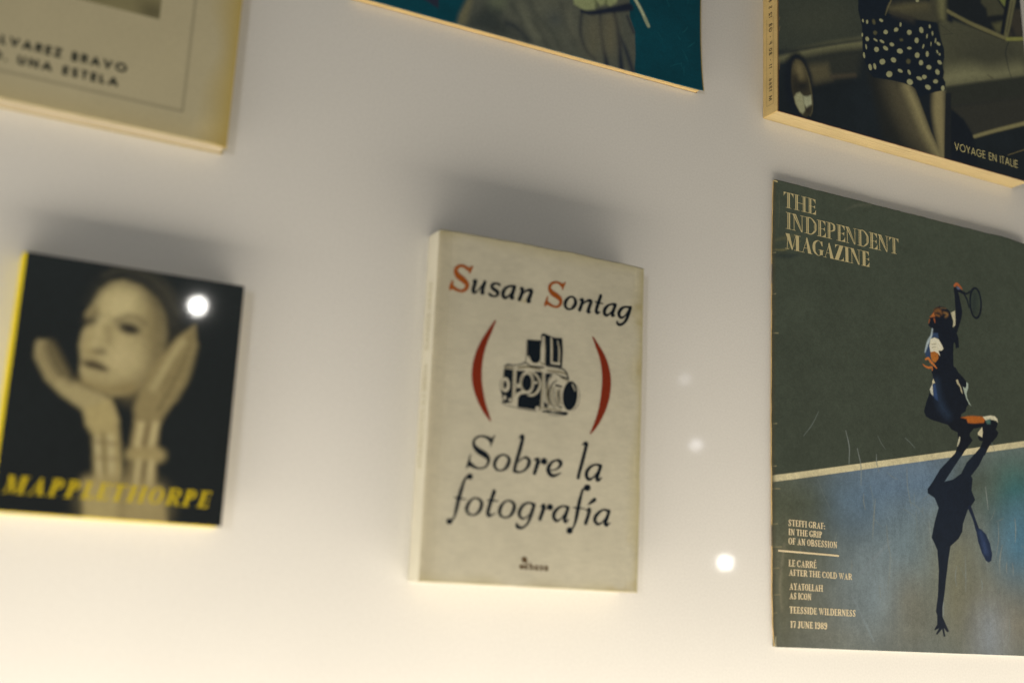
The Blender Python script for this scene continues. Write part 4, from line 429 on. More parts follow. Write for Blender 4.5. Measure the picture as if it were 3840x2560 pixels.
ART_portrait = [
  ['p',[[44.14,114.07],[53.09,112.54],[61.65,107.33],[66.23,99.57],[67.66,90.41],[67.32,81.06],[64.53,72.38],[58.5,63.39],[52.11,58.54],[45.43,57.12],[38.48,58.7],[31.87,61.45],[29.56,66.95],[29.5,72.31],[28.01,79.3],[28.59,85.7],[30.71,90.55],[29.13,93.95],[31.16,99.75],[33.69,107.33],[38.33,111.8]],[152,136,93],1.6],
  ['p',[[52.47,102.14],[52.34,99.82],[51.47,97.61],[49.94,95.74],[47.9,94.38],[45.57,93.67],[43.17,93.68],[40.93,94.38],[39.06,95.73],[37.76,97.58],[37.13,99.76],[37.24,102.05],[38.09,104.25],[39.59,106.13],[41.6,107.5],[43.93,108.24],[46.35,108.27],[48.62,107.57],[50.51,106.22],[51.84,104.35]],[172,156,110],8],
  ['p',[[67.13,90.34],[67.49,84.63],[67.34,79.43],[66.69,75.26],[65.6,72.5],[64.19,71.41],[62.59,72.11],[60.96,74.5],[59.45,78.37],[58.21,83.34],[57.35,88.93],[56.97,94.61],[57.11,99.83],[57.74,104.07],[58.82,106.9],[60.23,108.05],[61.85,107.38],[63.5,104.97],[65.03,101.04],[66.28,96]],[104,91,60],11],
  ['s',[[65.59,78.97,5.39],[61.45,68.32,5.34],[53.61,60.53,4.39]],[112,98,65],9],
  ['p',[[55.19,77.57],[55.06,75.29],[54.18,73.13],[52.66,71.32],[50.64,70.02],[48.32,69.37],[45.92,69.42],[43.7,70.16],[41.84,71.51],[40.54,73.36],[39.92,75.51],[40.04,77.77],[40.88,79.91],[42.37,81.73],[44.38,83.05],[46.69,83.73],[49.1,83.71],[51.36,82.98],[53.24,81.62],[54.56,79.75]],[170,153,108],9],
  ['p',[[34.33,94.94],[34.22,93.94],[33.99,93.03],[33.66,92.32],[33.26,91.87],[32.84,91.73],[32.43,91.91],[32.08,92.38],[31.81,93.12],[31.67,94.03],[31.65,95.04],[31.76,96.05],[31.99,96.95],[32.32,97.67],[32.72,98.12],[33.14,98.26],[33.55,98.09],[33.9,97.61],[34.17,96.87],[34.32,95.96]],[122,108,72],4],
  ['s',[[33.19,111.6,3.88],[37.99,114.72,5.69],[44.77,116.23,6.81],[53.56,114.69,7.78],[60.65,110,8.37],[66.6,102.92,7.66],[69.57,93.5,6.37],[70.19,84.24,4.53]],[27,29,28],7],
  ['s',[[35.45,114.29,0.89],[43.64,118.48,1.26],[54.32,117.46,1.63],[63.89,111.47,1.65],[70.83,101.21,1.1]],[58,55,44],3],
  ['s',[[38.53,117.61,0.71],[48.6,121.21,0.9],[61.43,117.7,1.1],[70.59,107.8,0.92]],[46,45,38],3],
  ['s',[[46.63,115.23,0.72],[56.57,113.11,0.91],[64.49,105.9,0.91],[69.64,95.39,0.73]],[50,48,40],2.5],
  ['s',[[30.22,100.52,2.62],[32.51,106.4,2.64],[35.4,111.03,1.77]],[40,40,34],5],
  ['s',[[43.19,93.32,1.24],[47.91,96.06,1.42],[52.71,96.04,1.25],[56.46,93.9,0.72]],[98,86,59],3],
  ['p',[[54.33,90.02],[53.97,89.27],[53.14,88.65],[51.93,88.24],[50.45,88.07],[48.86,88.16],[47.3,88.5],[45.93,89.05],[44.88,89.77],[44.25,90.57],[44.11,91.39],[44.46,92.14],[45.28,92.75],[46.48,93.16],[47.95,93.34],[49.55,93.25],[51.11,92.92],[52.5,92.37],[53.56,91.65],[54.19,90.84]],[72,64,46],2.8],
  ['p',[[53.04,89.57],[52.8,89.06],[52.25,88.64],[51.44,88.36],[50.46,88.25],[49.39,88.31],[48.35,88.53],[47.44,88.91],[46.74,89.39],[46.32,89.93],[46.22,90.49],[46.46,91],[47.01,91.41],[47.81,91.69],[48.79,91.81],[49.86,91.76],[50.9,91.53],[51.82,91.16],[52.53,90.68],[52.95,90.13]],[36,34,29],2],
  ['p',[[35.31,92.81],[35.32,92.17],[34.99,91.47],[34.36,90.79],[33.5,90.2],[32.48,89.75],[31.42,89.48],[30.41,89.43],[29.54,89.59],[28.92,89.95],[28.58,90.48],[28.58,91.12],[28.9,91.81],[29.52,92.48],[30.38,93.08],[31.39,93.53],[32.46,93.8],[33.48,93.86],[34.35,93.7],[34.98,93.34]],[56,50,37],2.8],
  ['s',[[29.44,94.18,0.87],[32.5,95.56,1.05],[35.55,94.92,0.7]],[98,86,58],2.2],
  ['s',[[35.86,88.57,1.75],[34.09,81.95,2.08],[33.78,77.39,2.08]],[140,122,78],4],
  ['p',[[39.99,77.52],[39.83,77.17],[39.4,76.86],[38.76,76.64],[37.95,76.51],[37.07,76.5],[36.19,76.6],[35.4,76.81],[34.79,77.1],[34.4,77.44],[34.28,77.81],[34.43,78.16],[34.85,78.47],[35.49,78.69],[36.3,78.82],[37.18,78.83],[38.06,78.73],[38.85,78.53],[39.47,78.24],[39.86,77.89]],[84,73,50],2.4],
  ['s',[[36.18,93.19,1.58],[35.34,85.76,1.74],[34.71,80.23,1.91]],[174,158,112],4],
  ['s',[[40.48,89.25,1.41],[40.78,82.9,1.75]],[132,117,79],4],
  ['s',[[31.8,71.27,2.58],[35.79,70.99,3.63],[41.14,69.35,1.91]],[74,62,43],2],
  ['s',[[32.94,70.17,0.95],[40.2,69.41,0.69]],[38,34,27],1.4],
  ['s',[[30.59,61.74,1.71],[41.76,59.54,2.59],[53.46,61.87,2.63]],[124,106,66],5],
  ['p',[[9.99,79],[13.65,79.07],[18.75,70.88],[25.05,63],[32.47,59.93],[42.05,57.07],[46.34,52.93],[49.5,45.25],[43.88,41.1],[36.19,42.48],[32.91,49.17],[23.16,54.82],[15.41,61.43],[9.5,71.23],[9.22,76.68]],[152,136,93],1.8],
  ['s',[[14.94,76.58,3.38],[18.75,70.88,3.39],[22.72,65.19,2.54]],[112,98,64],4],
  ['s',[[11.62,77.01,0.67],[14.4,70.3,0.76],[19.65,63.47,0.68]],[92,80,54],1.6],
  ['s',[[13.98,77.7,0.85],[17.29,70.69,0.85],[22.02,64.21,0.68]],[70,62,44],1.8],
  ['s',[[10.69,73.34,0.59],[13.34,67.07,0.67],[19.21,60.33,0.59]],[108,94,62],1.6],
  ['s',[[15.9,74.05,1.35],[20.89,66.72,1.69],[26.4,62.1,1.19]],[84,74,50],4],
  ['p',[[34.09,49.75],[44.73,55.87],[49.07,46.1],[51.27,35.67],[53.75,22.69],[53.34,17.4],[56.58,-2.32],[39.69,-2.63],[36.83,15.99],[41.97,17.99],[39.32,37.1],[35.53,42.41]],[158,140,92],2],
  ['s',[[41.07,36.4,1.19],[44.32,19.23,1.19]],[182,166,122],2],
  ['s',[[43.52,38.41,1.54],[46.5,19.86,1.53]],[112,98,64],2],
  ['s',[[46.79,37.87,1.2],[49.49,20.12,1.19]],[180,164,120],2],
  ['s',[[39.57,34.93,0.85],[51.37,34.8,0.86]],[120,104,68],2],
  ['s',[[41.09,27.65,0.68],[52.33,27.83,0.69]],[126,110,72],2],
  ['s',[[39.28,16.2,3.36],[49.95,17.55,5.11]],[146,128,84],4],
  ['p',[[80.13,96.46],[81.67,86.77],[80.19,78.14],[78.56,67.7],[74.22,57.97],[70.51,51.16],[68.26,45.93],[57.07,46.52],[55.75,52.21],[57.18,59.6],[61.16,71.02],[67.14,81.03],[72.54,89.24]],[130,114,75],2],
  ['s',[[79.48,92.12,1.1],[76.8,78.62,1.37],[71.27,63.12,1.08],[67.44,53.54,0.71]],[96,84,54],2.6],
  ['s',[[76.99,89.88,0.82],[72.12,76.14,1.09],[67.24,63.55,0.89]],[104,90,58],2.2],
  ['s',[[75,87.25,1.46],[69.43,76.25,1.62],[63.77,63.12,1.6]],[166,150,104],3.5],
  ['s',[[81.13,86.7,1.47],[78.9,71.45,1.64],[73.94,58.86,1.26]],[120,106,70],3],
  ['p',[[57.02,46.97],[68.16,46.83],[68.23,36.48],[71.39,31.41],[68.76,26.7],[69.71,17.91],[73.17,16.43],[77.29,-1.77],[56.83,-2.3],[55.11,16.67],[56.46,27.34],[56.33,36.18]],[140,122,80],2],
  ['s',[[56.97,30.48,4.85],[69.84,31.26,5.27]],[150,132,86],3],
  ['s',[[60.08,45.05,2.1],[59.65,35.62,2.09]],[186,168,118],2.2],
  ['s',[[66.53,45.75,2.12],[65.59,36.67,2.11]],[186,168,118],2.2],
  ['s',[[60.92,27.31,2.08],[60.79,17.6,2.07]],[186,168,118],2.2],
  ['s',[[66.43,27.38,1.92],[66.63,17.65,1.91]],[186,168,118],2.2],
  ['s',[[63.35,44.51,1.93],[62.51,36.36,1.92]],[104,88,58],2.5],
  ['s',[[63.57,26.67,1.57],[63.58,18.71,1.39]],[92,78,52],2.5],
  ['s',[[57.41,26.54,1.21],[57.49,18.19,1.2]],[80,70,48],3],
  ['s',[[52.43,16.45,0.85],[55.48,-1.53,1.36]],[104,90,58],3],
  ['p',[[53.58,7.84],[53.53,5.7],[52.92,3.72],[51.81,2.11],[50.3,1.03],[48.55,0.56],[46.73,0.77],[45.02,1.62],[43.58,3.03],[42.54,4.87],[42.01,6.95],[42.05,9.08],[42.64,11.04],[43.74,12.66],[45.23,13.77],[46.98,14.25],[48.81,14.06],[50.54,13.22],[52,11.8],[53.05,9.95]],[160,142,94],12],
  ['p',[[72.39,7.54],[72.29,5.36],[71.52,3.35],[70.17,1.7],[68.38,0.58],[66.31,0.1],[64.18,0.29],[62.19,1.13],[60.53,2.55],[59.36,4.4],[58.79,6.51],[58.88,8.66],[59.63,10.67],[60.95,12.32],[62.73,13.46],[64.79,13.97],[66.94,13.8],[68.95,12.97],[70.64,11.54],[71.82,9.67]],[156,138,92],12],
]
LINES = {
  'THE': [7.84,35.45,282.96,293.74],
  'INDEPENDENT': [9.63,109.49,268.37,279.86],
  'MAGAZINE': [9.39,82.17,254.57,265.31],
  'STEFFI GRAF:': [11.05,40.73,73.8,77.76],
  'IN THE GRIP': [11.23,38.3,68.17,72.09],
  'OF AN OBSESSION': [11.1,50.6,62.47,66.52],
  'LE CARRE': [11.23,33.35,48.89,53.03],
  'AFTER THE COLD WAR': [11.5,62.49,43.35,47.23],
  'AYATOLLAH': [11.78,38.47,34.78,38.86],
  'AS ICON': [11.77,29.1,29.17,33.08],
  'TEESSIDE WILDERNESS': [11.82,65.11,20.56,24.63],
  '17 JUNE 1989': [12.58,41.58,11.96,15.98],
  'VOYAGE EN ITALIE': [160.88,225.57,8.85,14.81],
  'MAPPLETHORPE': [3.45,96.84,8.34,16.21],
  'ALVAREZ BRAVO': [102.38,166.82,27.09,31.78],
  'O. UNA ESTELA': [103.79,163.5,18.94,23.44],
}

# ------------------------------------------------------------------ flat shapes (signed distances in mm)
def lin(c):
    c = np.asarray(c, float) / 255.0
    return np.where(c <= 0.04045, c / 12.92, ((c + 0.055) / 1.055) ** 2.4)

def smooth_path(pts, closed=False, n=7):
    P = np.array(pts, float)
    if len(P) < 3:
        t = np.linspace(0, 1, 2)[:, None]
        return P[0] * (1 - t) + P[1] * t
    A = np.vstack([P[-2] if closed else 2 * P[0] - P[1], P, P[1] if closed else 2 * P[-1] - P[-2]])
    out = []
    for i in range(len(P) - 1):
        a, b, c, d = A[i:i + 4]
        for t in np.arange(n) / n:
            out.append(.5 * (2 * b + (c - a) * t + (2 * a - 5 * b + 4 * c - d) * t * t + (3 * b - a - 3 * c + d) * t ** 3))
    out.append(P[-1])
    o = np.array(out)
    o[:, 2] = np.maximum(o[:, 2], 0.02)
    return o

class Grid:
    def __init__(s, x0, z0, x1, z1, res):
        s.x0, s.z0, s.res = x0, z0, res
        s.nx, s.nz = int(round((x1 - x0) / res)) + 1, int(round((z1 - z0) / res)) + 1
        s.X = x0 + np.arange(s.nx) * res
        s.Z = z0 + np.arange(s.nz) * res
        s.f = np.full((s.nz, s.nx), 9.0)
    def win(s, lo, hi):
        i0 = max(0, int((lo[0] - s.x0) / s.res)); i1 = min(s.nx, int((hi[0] - s.x0) / s.res) + 2)
        j0 = max(0, int((lo[1] - s.z0) / s.res)); j1 = min(s.nz, int((hi[1] - s.z0) / s.res) + 2)
        return i0, max(i1, i0), j0, max(j1, j0)
    def stroke(s, pts, pad):
        closed = len(pts) > 3 and abs(pts[0][0] - pts[-1][0]) + abs(pts[0][1] - pts[-1][1]) < 1e-6
        P = smooth_path(pts, closed)
        lo = (P[:, :2] - P[:, 2:] / 2).min(0) - pad; hi = (P[:, :2] + P[:, 2:] / 2).max(0) + pad
        i0, i1, j0, j1 = s.win(lo, hi)
        d = np.full((j1 - j0, i1 - i0), 99.0)
        if d.size == 0:
            return None
        for a, b in zip(P[:-1], P[1:]):
            l2 = np.minimum(a[:2], b[:2]) - max(a[2], b[2]) / 2 - pad; h2 = np.maximum(a[:2], b[:2]) + max(a[2], b[2]) / 2 + pad
            u0, u1, v0, v1 = s.win(l2, h2)
            u0, u1, v0, v1 = max(u0, i0), min(u1, i1), max(v0, j0), min(v1, j1)
            if u1 <= u0 or v1 <= v0:
                continue
            X, Z = np.meshgrid(s.X[u0:u1], s.Z[v0:v1])
            e = b[:2] - a[:2]; L = max(e @ e, 1e-9)
            t = np.clip(((X - a[0]) * e[0] + (Z - a[1]) * e[1]) / L, 0, 1)
            dd = np.hypot(X - a[0] - t * e[0], Z - a[1] - t * e[1]) - (a[2] + t * (b[2] - a[2])) / 2
            k = d[v0 - j0:v1 - j0, u0 - i0:u1 - i0]
            np.minimum(k, dd, out=k)
        return (slice(j0, j1), slice(i0, i1)), d
    def poly(s, pts, pad):
        P = np.array(pts, float)[:, :2]
        i0, i1, j0, j1 = s.win(P.min(0) - pad, P.max(0) + pad)
        if i1 <= i0 or j1 <= j0:
            return None
        X, Z = np.meshgrid(s.X[i0:i1], s.Z[j0:j1])
        d = np.full(X.shape, 99.0); ins = np.zeros(X.shape, bool)
        for a, b in zip(P, np.roll(P, -1, 0)):
            e = b - a; L = max(e @ e, 1e-9)
            t = np.clip(((X - a[0]) * e[0] + (Z - a[1]) * e[1]) / L, 0, 1)
            np.minimum(d, np.hypot(X - a[0] - t * e[0], Z - a[1] - t * e[1]), out=d)
            if abs(e[1]) > 1e-9:
                ins ^= ((a[1] > Z) != (b[1] > Z)) & (X < e[0] * (Z - a[1]) / e[1] + a[0])
        return (slice(j0, j1), slice(i0, i1)), np.where(ins, -d, d)
    def shape(s, kind, pts, pad=.6):
        return s.stroke(pts, pad) if kind == 's' else s.poly(pts, pad)
    def add(s, op, kind, pts):
        r = s.shape(kind, pts)
        if r is None:
            return
        sl, d = r
        s.f[sl] = np.minimum(s.f[sl], d) if op == '+' else np.maximum(s.f[sl], -d)
    def mesh(s):
        """marching squares over the distance field -> vertices (mm), faces"""
        f = s.f; ins = f < 0
        V, Fc, vid = [], [], {}
        def vert(key, x, z):
            if key not in vid:
                vid[key] = len(V); V.append((x, z))
            return vid[key]
        full = ins[:-1, :-1] & ins[1:, :-1] & ins[:-1, 1:] & ins[1:, 1:]
        part = (ins[:-1, :-1] | ins[1:, :-1] | ins[:-1, 1:] | ins[1:, 1:]) & ~full
        for j, i in zip(*np.nonzero(full)):
            q = [(i, j), (i + 1, j), (i + 1, j + 1), (i, j + 1)]
            Fc.append([vert(k, s.X[k[0]], s.Z[k[1]]) for k in q])
        for j, i in zip(*np.nonzero(part)):
            q = [(i, j), (i + 1, j), (i + 1, j + 1), (i, j + 1)]
            pol = []
            for a, b in zip(q, q[1:] + q[:1]):
                fa, fb = f[a[1], a[0]], f[b[1], b[0]]
                if fa < 0:
                    pol.append(vert(a, s.X[a[0]], s.Z[a[1]]))
                if (fa < 0) != (fb < 0):
                    t = fa / (fa - fb)
                    key = (min(a, b), max(a, b))
                    pol.append(vert(key, s.X[a[0]] * (1 - t) + s.X[b[0]] * t, s.Z[a[1]] * (1 - t) + s.Z[b[1]] * t))
            if len(set(pol)) > 2:
                Fc.append(pol)
        return V, Fc

# ------------------------------------------------------------------ letters
def didone(ch, S_, h, inline, sf=.5):
    """upright modern serif capitals, cap height 1 -> (width, [(op, kind, pts)])"""
    o = []
    def P(*p): o.append(('+', 'p', p))
    def N(*p): o.append(('-', 'p', p))
    def K(*p): o.append(('+', 's', p))
    def R(x0, z0, x1, z1): P((x0, z0), (x1, z0), (x1, z1), (x0, z1))
    def stem(x, bot=True, top=True, wd=S_):
        R(x, 0, x + wd, 1)
        e = sf * S_ + .02
        if bot: R(x - e, 0, x + wd + e, h)
        if top: R(x - e, 1 - h, x + wd + e, 1)
        if inline and wd > h * 1.5:
            N((x + wd * .30, h), (x + wd * .50, h), (x + wd * .50, 1 - h), (x + wd * .30, 1 - h))
    def tri(x, z, dx, dz):                       # bracketed arm end
        P((x, z), (x, z + dz), (x - abs(dx) * .28, z + dz * .45), (x - abs(dx), z))
    def arms(x, w, low=True):
        R(x, 1 - h, w, 1); tri(w, 1, .2 * 1.1, -.30)
        R(x, .5 - h / 2, x + .20 + S_ * .3, .5 + h / 2)
        q = x + S_ + .24
        P((q, .5 + .14), (q, .5 - .14), (q - .05, .5 - .05), (q - .15, .5), (q - .05, .5 + .05))
        if low:
            R(x, 0, w + .03, h); tri(w + .03, 0, .26, .34)
    e = sf * S_ + .02
    if ch == 'I': stem(e); w = S_ + 2 * e
    elif ch == 'T':
        w = .62; stem(w / 2 - S_ / 2, top=False); R(0, 1 - h, w, 1)
        P((0, 1), (0, .70), (.04, .84), (.17, 1)); P((w, 1), (w, .70), (w - .04, .84), (w - .17, 1))
    elif ch == 'H': w = .42 + 2 * S_ + 2 * e - .1; stem(e); stem(w - e - S_); R(e, .5 - h / 2, w - e, .5 + h / 2)
    elif ch == 'E': w = .56; stem(e); arms(e, w - .03)
    elif ch == 'F': w = .54; stem(e); arms(e, w, False)
    elif ch == 'L': w = .54; stem(e); R(e, 0, w, h); tri(w, 0, .26, .36)
    elif ch == 'N':
        w = .74; R(.10, 0, .10 + h * 1.3, 1); R(0, 0, .22, h); R(w - .12 - h, .0, w - .12 + h * .3, 1); R(w - .24, 1 - h, w, 1)
        P((.02, 1), (.14 + S_ * .6, 1), (w - .12 + h * .3, .0), (w - .12 - h * .4 - S_ * .35, .0)); R(0, 1 - h, .2, 1)
        if inline:
            N((.12 + S_ * .15, .93), (.12 + S_ * .40, .93), (w - .13 - S_ * .22, .1), (w - .13 - S_ * .40, .1))
    elif ch in 'DPRB':
        w = {'D': .74, 'P': .62, 'R': .70, 'B': .66}[ch]; stem(e)
        if ch == 'D':
            K((e + .02, 1 - h / 2, h), (w * .55, 1 - h / 2, h * 1.6), (w - S_ * .62, .74, S_ * .8), (w - S_ / 2, .5, S_), (w - S_ * .62, .26, S_ * .8), (w * .55, h / 2, h * 1.6), (e + .02, h / 2, h))
            if inline: N((w - S_ * .78, .78), (w - S_ * .56, .70), (w - S_ * .5, .5), (w - S_ * .56, .30), (w - S_ * .78, .22), (w - S_ * .72, .5))
        else:
            zb = .47
            K((e + .02, 1 - h / 2, h), (w * .52, 1 - h / 2, h * 1.5), (w - S_ * .62 - .03, .88, S_ * .7), (w - S_ / 2 - .03, .74, S_ * .92), (w - S_ * .62 - .03, .60, S_ * .7), (w * .52, zb + h / 2, h * 1.5), (e + .02, zb + h / 2, h))
            if ch == 'B': K((e + .02, zb, h), (w * .55, zb, h * 1.5), (w - S_ * .6, .38, S_ * .75), (w - S_ / 2, .24, S_), (w - S_ * .6, .10, S_ * .75), (w * .55, h / 2, h * 1.5), (e + .02, h / 2, h))
            if ch == 'R': K((w * .5, zb, h), (w * .66, .36, S_ * .8), (w - S_ * .7, .16, S_), (w - S_ * .45, .04, S_ * .5), (w, .03, h))
    elif ch in 'AV' :
        w = .74
        if ch == 'A': P((.36, 1), (.42, 1), (w - .06, 0), (w - .08 - S_ * 1.05, 0), (.38 - S_ * .25, .86)); K((.40, .95, h), (.12, .0, h)); R(.2, .30, w - .2, .30 + h); R(0, 0, .24, h); R(w - .30, 0, w, h)
        else: P((0, 1), (S_ * 1.1, 1), (.40, .1), (.36, 0), (.34, 0)); K((.36, .04, h), (w - .1, 1, h)); R(w - .24, 1 - h, w, 1)
    elif ch == 'Y': w = .70; stem(w / 2 - S_ / 2, top=False) if False else R(w / 2 - S_ / 2, 0, w / 2 + S_ / 2, .46); R(w / 2 - S_, 0, w / 2 + S_, h); P((.02, 1), (.04 + S_ * 1.1, 1), (w / 2 + S_ / 2, .44), (w / 2 - S_ / 2, .44)); K((w / 2 + S_ * .3, .44, h), (w - .1, 1, h)); R(w - .22, 1 - h, w, 1); R(0, 1 - h, .26, 1)
    elif ch == 'W': w = 1.02; [P((a, 1), (a + S_ * 1.05, 1), (a + .36, .0), (a + .32, 0)) for a in (.02, .36)]; K((.35, .03, h), (.53, .92, h)); K((.70, .03, h), (.94, 1, h)); R(.84, 1 - h, w, 1); R(0, 1 - h, .26, 1)
    elif ch == 'M':
        w = .96; R(.11, 0, .11 + h * 1.2, 1); R(0, 0, .23, h); P((.0, 1), (.08 + S_ * .95, 1), (.46, .08), (.43, 0), (.40, 0)); K((.43, .04, h), (w - .12 - S_, .98, h)); stem(w - e - S_); R(0, 1 - h, .1, 1)
    elif ch == 'Z':
        w = .60; P((w - .02 - S_ * 1.25, 1), (w - .02, 1), (S_ * 1.25 + .02, 0), (.0, 0)); R(.04, 1 - h, w - .02, 1); P((.04, 1), (.04, .72), (.08, .86), (.22, 1)); R(0, 0, w, h); P((w, 0), (w, .30), (w - .05, .15), (w - .2, 0))
    elif ch in 'OCGQ':
        w = .70
        if ch == 'O': K((w / 2, 1 - h / 2, h), (S_ * .75, .80, S_ * .75), (S_ / 2, .5, S_), (S_ * .75, .20, S_ * .75), (w / 2, h / 2, h), (w - S_ * .75, .20, S_ * .75), (w - S_ / 2, .5, S_), (w - S_ * .75, .80, S_ * .75), (w / 2, 1 - h / 2, h))
        else:
            K((w - .10, .84, h * 2), (w * .56, 1 - h / 2, h * 1.2), (S_ * .8, .80, S_ * .75), (S_ / 2, .5, S_ * 1.05), (S_ * .8, .20, S_ * .75), (w * .56, h / 2, h * 1.2), (w - .12, .14, h * 1.8))
            P((w - .05, .98), (w - .04, .66), (w - .08, .66), (w - .2, .93))
            if ch == 'G': R(w - S_ - .03, .08, w - .03, .42); R(w - S_ - .12, .42 - h, w + .05, .42)
            else: K((w - .12, .13, h), (w - .05, .3, h))
    elif ch == 'S':
        w = .56; K((w - .09, .80, S_ * .5), (w * .72, .955, h * 1.5), (w * .45, 1 - h * .6, h * 1.3), (S_ * .75, .80, S_ * .75), (w * .36, .58, S_ * 1.0), (w * .62, .44, S_ * 1.0), (w - S_ * .65, .20, S_ * .8), (w * .58, h * .7, h * 1.3), (w * .3, .045, h * 1.6), (.09, .20, S_ * .5))
        P((w - .04, 1), (w - .04, .68), (w - .08, .68), (w - .15, .9)); P((.03, 0), (.03, .34), (.07, .34), (.14, .1))
    elif ch == 'U': w = .72; R(e, .25, e + S_, 1); R(0, 1 - h, S_ + 2 * e, 1); K((e + S_ / 2, .30, S_), (e + S_ * .8, .10, S_ * .7), (w * .55, h * .7, h * 1.4), (w - .13, .16, h * 1.2), (w - .11, 1, h)); R(w - .22, 1 - h, w, 1)
    elif ch == 'J': w = .46; R(w - e - S_, .12, w - e, 1); R(w - 2 * e - S_, 1 - h, w, 1); K((w - e - S_ / 2, .2, S_), (w - e - S_ * .7, .02, S_ * .6), (.14, -.02, h * 2), (.08, .1, S_ * .7))
    elif ch == '1': w = S_ + 2 * e; R(e, 0, e + S_, 1); R(0, 0, w, h); P((e, 1), (e - .13, .88), (e - .13, .84), (e + .02, .9))
    elif ch == '7': w = .50; P((w - .02, 1), (w - .02, .92), (.18 + S_, 0), (.16, 0), (w - .12, .86)); R(0, .90, w - .02, 1); P((0, 1), (0, .66), (.06, .84), (.2, .9))
    elif ch in '89':
        w = .56; K((w / 2, 1 - h / 2, h), (S_ * .6, .82, S_ * .8), (S_ * .6, .64, S_ * .8), (w / 2, .48, h * 1.2), (w - S_ * .6, .64, S_ * .8), (w - S_ * .6, .82, S_ * .8), (w / 2, 1 - h / 2, h))
        if ch == '8': K((w / 2, .50, h), (S_ * .5, .34, S_ * .9), (S_ * .5, .17, S_ * .9), (w / 2, h / 2, h), (w - S_ * .5, .17, S_ * .9), (w - S_ * .5, .34, S_ * .9), (w / 2, .5, h))
        else: K((w - S_ * .55, .72, S_), (w - S_ * .6, .3, S_ * .9), (w * .5, .04, h * 2), (.12, .08, h * 2), (.10, .18, S_ * .6))
    elif ch == ':': w = .22; o += [('+', 's', ((.1, .08, .17), (.12, .08, .17))), ('+', 's', ((.1, .5, .17), (.12, .5, .17)))]
    elif ch == ' ': w = .22
    else: w = .3
    return w, o

def grotesk(ch, t):
    """even-stroked geometric capitals, cap height 1"""
    h = t / 2; a, b = h, 1 - h
    K = []
    def L(*p): K.append(('+', 's', tuple((x, z, t) for x, z in p)))
    def seg(*p):
        for u, v in zip(p[:-1], p[1:]): L(u, v)
    def arc(cx, cz, rx, rz, d0, d1, n=16):
        L(*[(cx + rx * math.cos(math.radians(d0 + (d1 - d0) * i / n)), cz + rz * math.sin(math.radians(d0 + (d1 - d0) * i / n))) for i in range(n + 1)])
    if ch == 'V': w = .74; seg((h, b), (w / 2, a), (w - h, b))
    elif ch == 'O': w = .98; arc(w / 2, .5, w / 2 - h, .5 - h, 0, 360)
    elif ch == 'Y': w = .66; seg((h, b), (w / 2, .46), (w - h, b)); seg((w / 2, .46), (w / 2, a))
    elif ch == 'A': w = .78; seg((h, a), (w / 2, b), (w - h, a)); seg((.17, .32), (w - .17, .32))
    elif ch == 'G': w = .92; arc(w / 2, .5, w / 2 - h, .5 - h, 42, 360); seg((w - h, .48), (w * .55, .48))
    elif ch == 'E': w = .48; seg((w - h, b), (h, b), (h, a), (w - h, a)); seg((h, .52), (w - h, .52))
    elif ch == 'N': w = .72; seg((h, a), (h, b), (w - h, a), (w - h, b))
    elif ch == 'I': w = t; seg((h, a), (h, b))
    elif ch == '1': w = .3; seg((.3 - h, a), (.3 - h, b), (h, .8))
    elif ch == 'T': w = .50; seg((h, b), (w - h, b)); seg((w / 2, b), (w / 2, a))
    elif ch == 'L': w = .46; seg((h, b), (h, a), (w - h, a))
    elif ch == 'R': w = .56; seg((h, a), (h, b), (w * .5, b)); arc(w * .5, .74, w * .5 - h, .26 - h, 90, -90); seg((h, .48 + h), (w * .5, .48 + h), (w - h, a))
    elif ch in 'PFBD':
        w = .54 if ch != 'D' else .8
        seg((h, a), (h, b))
        if ch == 'F': seg((h, b), (w - h, b)); seg((h, .5), (w - .1, .5))
        elif ch == 'D': seg((h, b), (.3, b)); arc(.3, .5, w - .3 - h, .5 - h, 90, -90); seg((.3, a), (h, a))
        else:
            seg((h, b), (w * .5, b)); arc(w * .5, .74, w * .5 - h - .03, .26 - h, 90, -90); seg((w * .5, .48 + h), (h, .48 + h))
            if ch == 'B': arc(w * .5, .27 - h / 2 + h / 2, w * .5 - h, .26 - h / 2, 90, -90); seg((w * .5, a), (h, a))
    elif ch == 'Z': w = .62; seg((h, b), (w - h, b), (h, a), (w - h, a))
    elif ch in 'US$':
        w = .62 if ch == 'U' else .52
        if ch == 'U': seg((h, b), (h, .34)); arc(w / 2, .34, w / 2 - h, .34 - h, 180, 360); seg((w - h, .34), (w - h, b))
        else:
            arc(w / 2, .74, w / 2 - h, .26 - h, 40, 270, 12); arc(w / 2, .25, w / 2 - h, .27 - h, 90, -140, 12)
    elif ch == 'M': w = .9; seg((h, a), (.14, b), (w / 2, a), (w - .14, b), (w - h, a))
    elif ch == '6': w = .56; arc(w / 2, .3, w / 2 - h, .3 - h, 0, 360); seg((h, .34), (w * .6, b))
    elif ch == '8': w = .54; arc(w / 2, .27, w / 2 - h, .27 - h, 0, 360); arc(w / 2, .75, w / 2 - h - .03, .25 - h, 0, 360)
    elif ch == '0': w = .6; arc(w / 2, .5, w / 2 - h, .5 - h, 0, 360)
    elif ch == '2': w = .54; arc(w / 2, .72, w / 2 - h, .28 - h, 160, -40, 10); seg((w - .1, .55), (h, a), (w - h, a))
    elif ch == '3': w = .54; arc(w / 2, .75, w / 2 - h, .25 - h, 150, -90, 10); arc(w / 2, .27, w / 2 - h, .27 - h, 90, -150, 10)
    elif ch == '-': w = .3; seg((h, .45), (w - h, .45))
    elif ch == '.': w = .16; seg((.08, h), (.081, h))
    elif ch == ' ': w = .34
    else: w = .3
    return w, K

